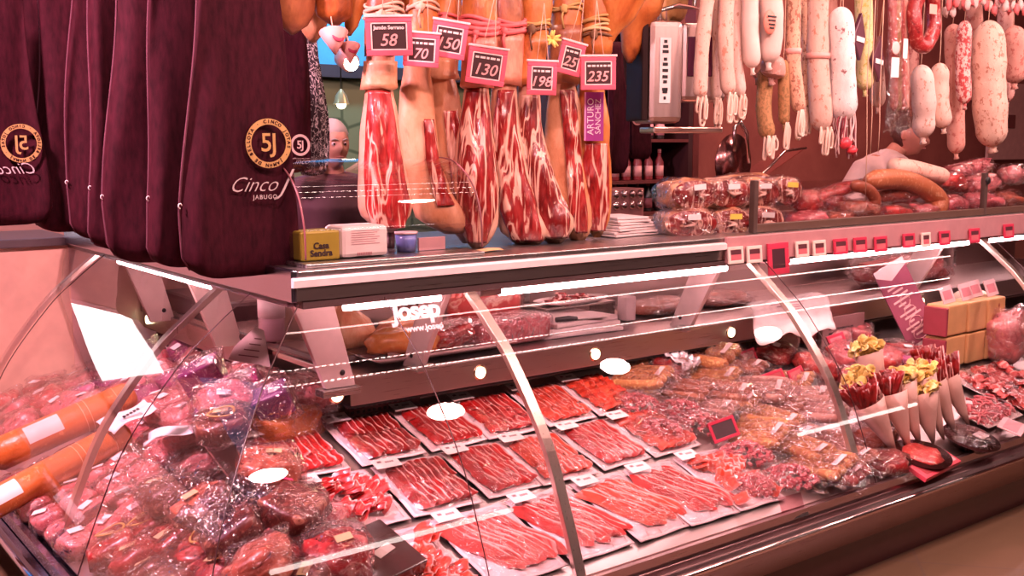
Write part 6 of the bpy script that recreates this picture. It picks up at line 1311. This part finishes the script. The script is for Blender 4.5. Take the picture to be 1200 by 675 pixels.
person('shop worker in a white coat bending over the counter behind the pile of meats', (P(1076, 160, y=3.72).x-.40, 3.98, 0), R(60), R(34), R(-45), R(18), SKIN2, plain((.88, .62, .60), .7), plain((.10, .03, .02), .7), 'short', (((-.27, -.36, 1.18), (-.18, -.52, 1.06)), ((.27, -.36, 1.18), (.16, -.52, 1.06))), plain((.9, .66, .64), .6), h=1.88, apron=plain((.5, .1, .12), .7))

# ------------------------------------------------------------------ pieces that belong to a part hang under that part
SUB = {'price_figures': 'slate_panel', 'card_heading': 'slate_panel', 'heading_dashes': 'slate_panel', 'inner_border': 'card_frame', 'frame_clip': 'card_frame', 'label_lettering': 'violet_label', 'label_edge': 'violet_label',
       'emblem_figures': 'emblem_ring', 'ring_lettering': 'emblem_ring', 'label_print': ('price_label', 'round_label'), 'spot_reflection_disc': 'puck_ring', 'screen': 'display_housing', 'strip_print': 'paper_strip', 'white_seam': 'lean_face',
       'rope_knot': 'rope', 'seam_piping': 'cloth_sleeve', 'drawstring_tip': 'cloth_sleeve', 'logo_outline': 'logo_patch', 'card_panel': 'card', 'pupils': 'eyes', 'collar': 'coat', 'cap': 'bottle_body', 'clip': 'ticket_frame',
       'box_lettering': 'carton', 'printing': 'carton', 'slip_print': 'paper_sheet', 'bracket_bolt': 'bracket', 'bracket_foot': 'bracket', 'glass_lettering': 'glass_pane', 'pane_joint': 'glass_pane', 'tube_holder': 'light_tube',
       'dark_heading': 'ticket_frame', 'box_print': 'carton', 'dark_mark': 'wrapped_block', 'diamond_mark': 'wrapped_block', 'vent_slots': 'box_body', 'basket_holes': 'basket_wall', 'printed_lines': 'printed_sheet', 'printed_drawings': 'printed_sheet', 'pale_heading': 'printed_sheet',
       'round_print': 'paper_cone', 'print_lines': 'sheet', 'handwriting': 'tag', 'window': 'sleeve', 'jar_label': 'jar_wall', 'film_seam': 'clear_film', 'post_knob': 'post', 'casing_end': 'casing', 'bulb': 'shade', 'lens': 'lamp_housing', 'rail_highlight_bead': 'bumper_rail', 'poster_block': 'poster_sheet'}
def mid(o):
    q = [Vector(c) for c in o.bound_box]; return sum(q, Vector())/8
kids = {}
for o in bpy.data.objects:
    if o.parent is not None and o.parent.parent is None: kids.setdefault(o.parent.name, []).append(o)
for root, ch in kids.items():
    for o in ch:
        want = SUB.get(o.name.split('.')[0])
        if not want: continue
        want = want if isinstance(want, tuple) else (want,)
        near = [c for c in ch if c.name.split('.')[0] in want and c is not o]
        if near: o.parent = min(near, key=lambda c: (mid(c)-mid(o)).length)

# ------------------------------------------------------------------ light
w = bpy.data.worlds.new('world'); sc.world = w; w.use_nodes = True
w.node_tree.nodes['Background'].inputs[0].default_value = (1, .45, .46, 1); w.node_tree.nodes['Background'].inputs[1].default_value = .06
def area(name, loc, target, size, energy, col, sy=None):
    l = bpy.data.lights.new(name, 'AREA'); l.energy = energy; l.color = col; l.size = size*.45; l.shape = 'DISK'
    o = bpy.data.objects.new(name, l); COL.objects.link(o); o.location = loc
    o.rotation_euler = (Vector(target)-Vector(loc)).to_track_quat('-Z', 'Y').to_euler(); return o
area('ham_lamp', (1.9, 1.3, 2.9), (2.2, 3.05, 1.5), .5, 26, (1, .50, .42))
area('ham_lamp', (3.2, 1.3, 2.9), (2.9, 3.05, 1.5), .5, 22, (1, .50, .42))
area('salami_lamp', (4.4, 1.5, 2.9), (4.4, 3.0, 1.6), .5, 38, (1, .60, .58))
area('salami_lamp', (5.8, 1.6, 2.9), (5.5, 3.0, 1.5), .5, 38, (1, .60, .58))
area('deck_fill', (2.4, .6, 3.2), (2.3, 2.6, .5), .5, 42, (1, .58, .60))
area('deck_fill', (-.2, 3.2, 3.0), (1.2, 3.4, .5), .5, 200, (1, .50, .64))  # unseen fill added to brighten the pile in the side case
area('deck_fill', (.6, 1.2, 3.0), (1.1, 2.7, .5), .4, 48, (1, .56, .62))
area('aisle_fill', (4.7, 4.3, 3.4), (5.0, 5.6, 1.2), .8, 45, (1, .48, .38))
area('aisle_fill', (7.4, 4.0, 3.4), (7.8, 5.8, 1.4), .8, 60, (1, .48, .40))
area('aisle_fill', (2.2, 3.7, 3.1), (2.3, 4.4, 1.5), .4, 14, (1, .62, .55))  # unseen fill added to lift the man's dark head
area('blue_wash', (3.2, 5.6, 3.3), (3.2, 6.4, 2.3), .5, 45, (.35, .7, 1))
area('blue_wash', (1.2, 5.5, 3.3), (1.4, 6.4, 2.4), .5, 18, (.35, .7, 1))
# LED strips hung over the counter front, and ceiling tubes out in the hall
for y, dotted, nm, lb in ((2.08, True, 'led_strip', 'dotted LED strip over the counter, nearest the customers'), (2.45, True, 'led_strip', 'dotted LED strip over the counter, middle of three'), (2.765, False, 'strip_light', 'continuous strip light over the counter, nearest the hams')):
    t = thing(nm, lb, 'light', (4.2, y, 2.66)); MB().bx(-3.0, 3.2, -.012, .012, .004, .03).build('housing', STEEL, t, False)
    mb = MB()
    if dotted: [mb.box(-2.98+k*.034, 0, 0, .018, .026, .006) for k in range(181)]
    else: mb.bx(-2.98, 3.18, -.009, .009, -.003, .003)
    mb.build('leds' if dotted else 'diffuser', emit((1, .66, .62), 30. if dotted else 16.), t, False)
    for x in (-2.5, 2.7): MB().tube([(x, 0, .03), (x, 0, .94)], .004, 6).build('hanger', STEEL, t)
for x, lb in ((4.6, 'ceiling tube light out in the hall, left'), (11.2, 'ceiling tube light out in the hall, right')):
    t = thing('tube_light', lb, 'light', (x, -3.0, 2.66)); MB().tube([(-1.2, 0, 0), (1.2, 0, 0)], .03, 10).build('tube', emit((1, .85, .8), 12.), t); MB().bx(-1.25, 1.25, -.05, .05, .03, .07).build('housing', WHITEPL, t, False)
    for q in (-1, 1): MB().tube([(q, 0, .07), (q, 0, .94)], .006, 6).build('hanger', STEEL, t)
sc.view_settings.view_transform = 'Standard'; sc.view_settings.look = 'None'; sc.view_settings.gamma = 1; sc.view_settings.exposure = 0.0
sc.cycles.transparent_max_bounces = 20; sc.cycles.max_bounces = 7; sc.cycles.glossy_bounces = 4; sc.cycles.diffuse_bounces = 3; sc.cycles.caustics_reflective = False; sc.cycles.sample_clamp_indirect = 4; sc.cycles.use_denoising = True
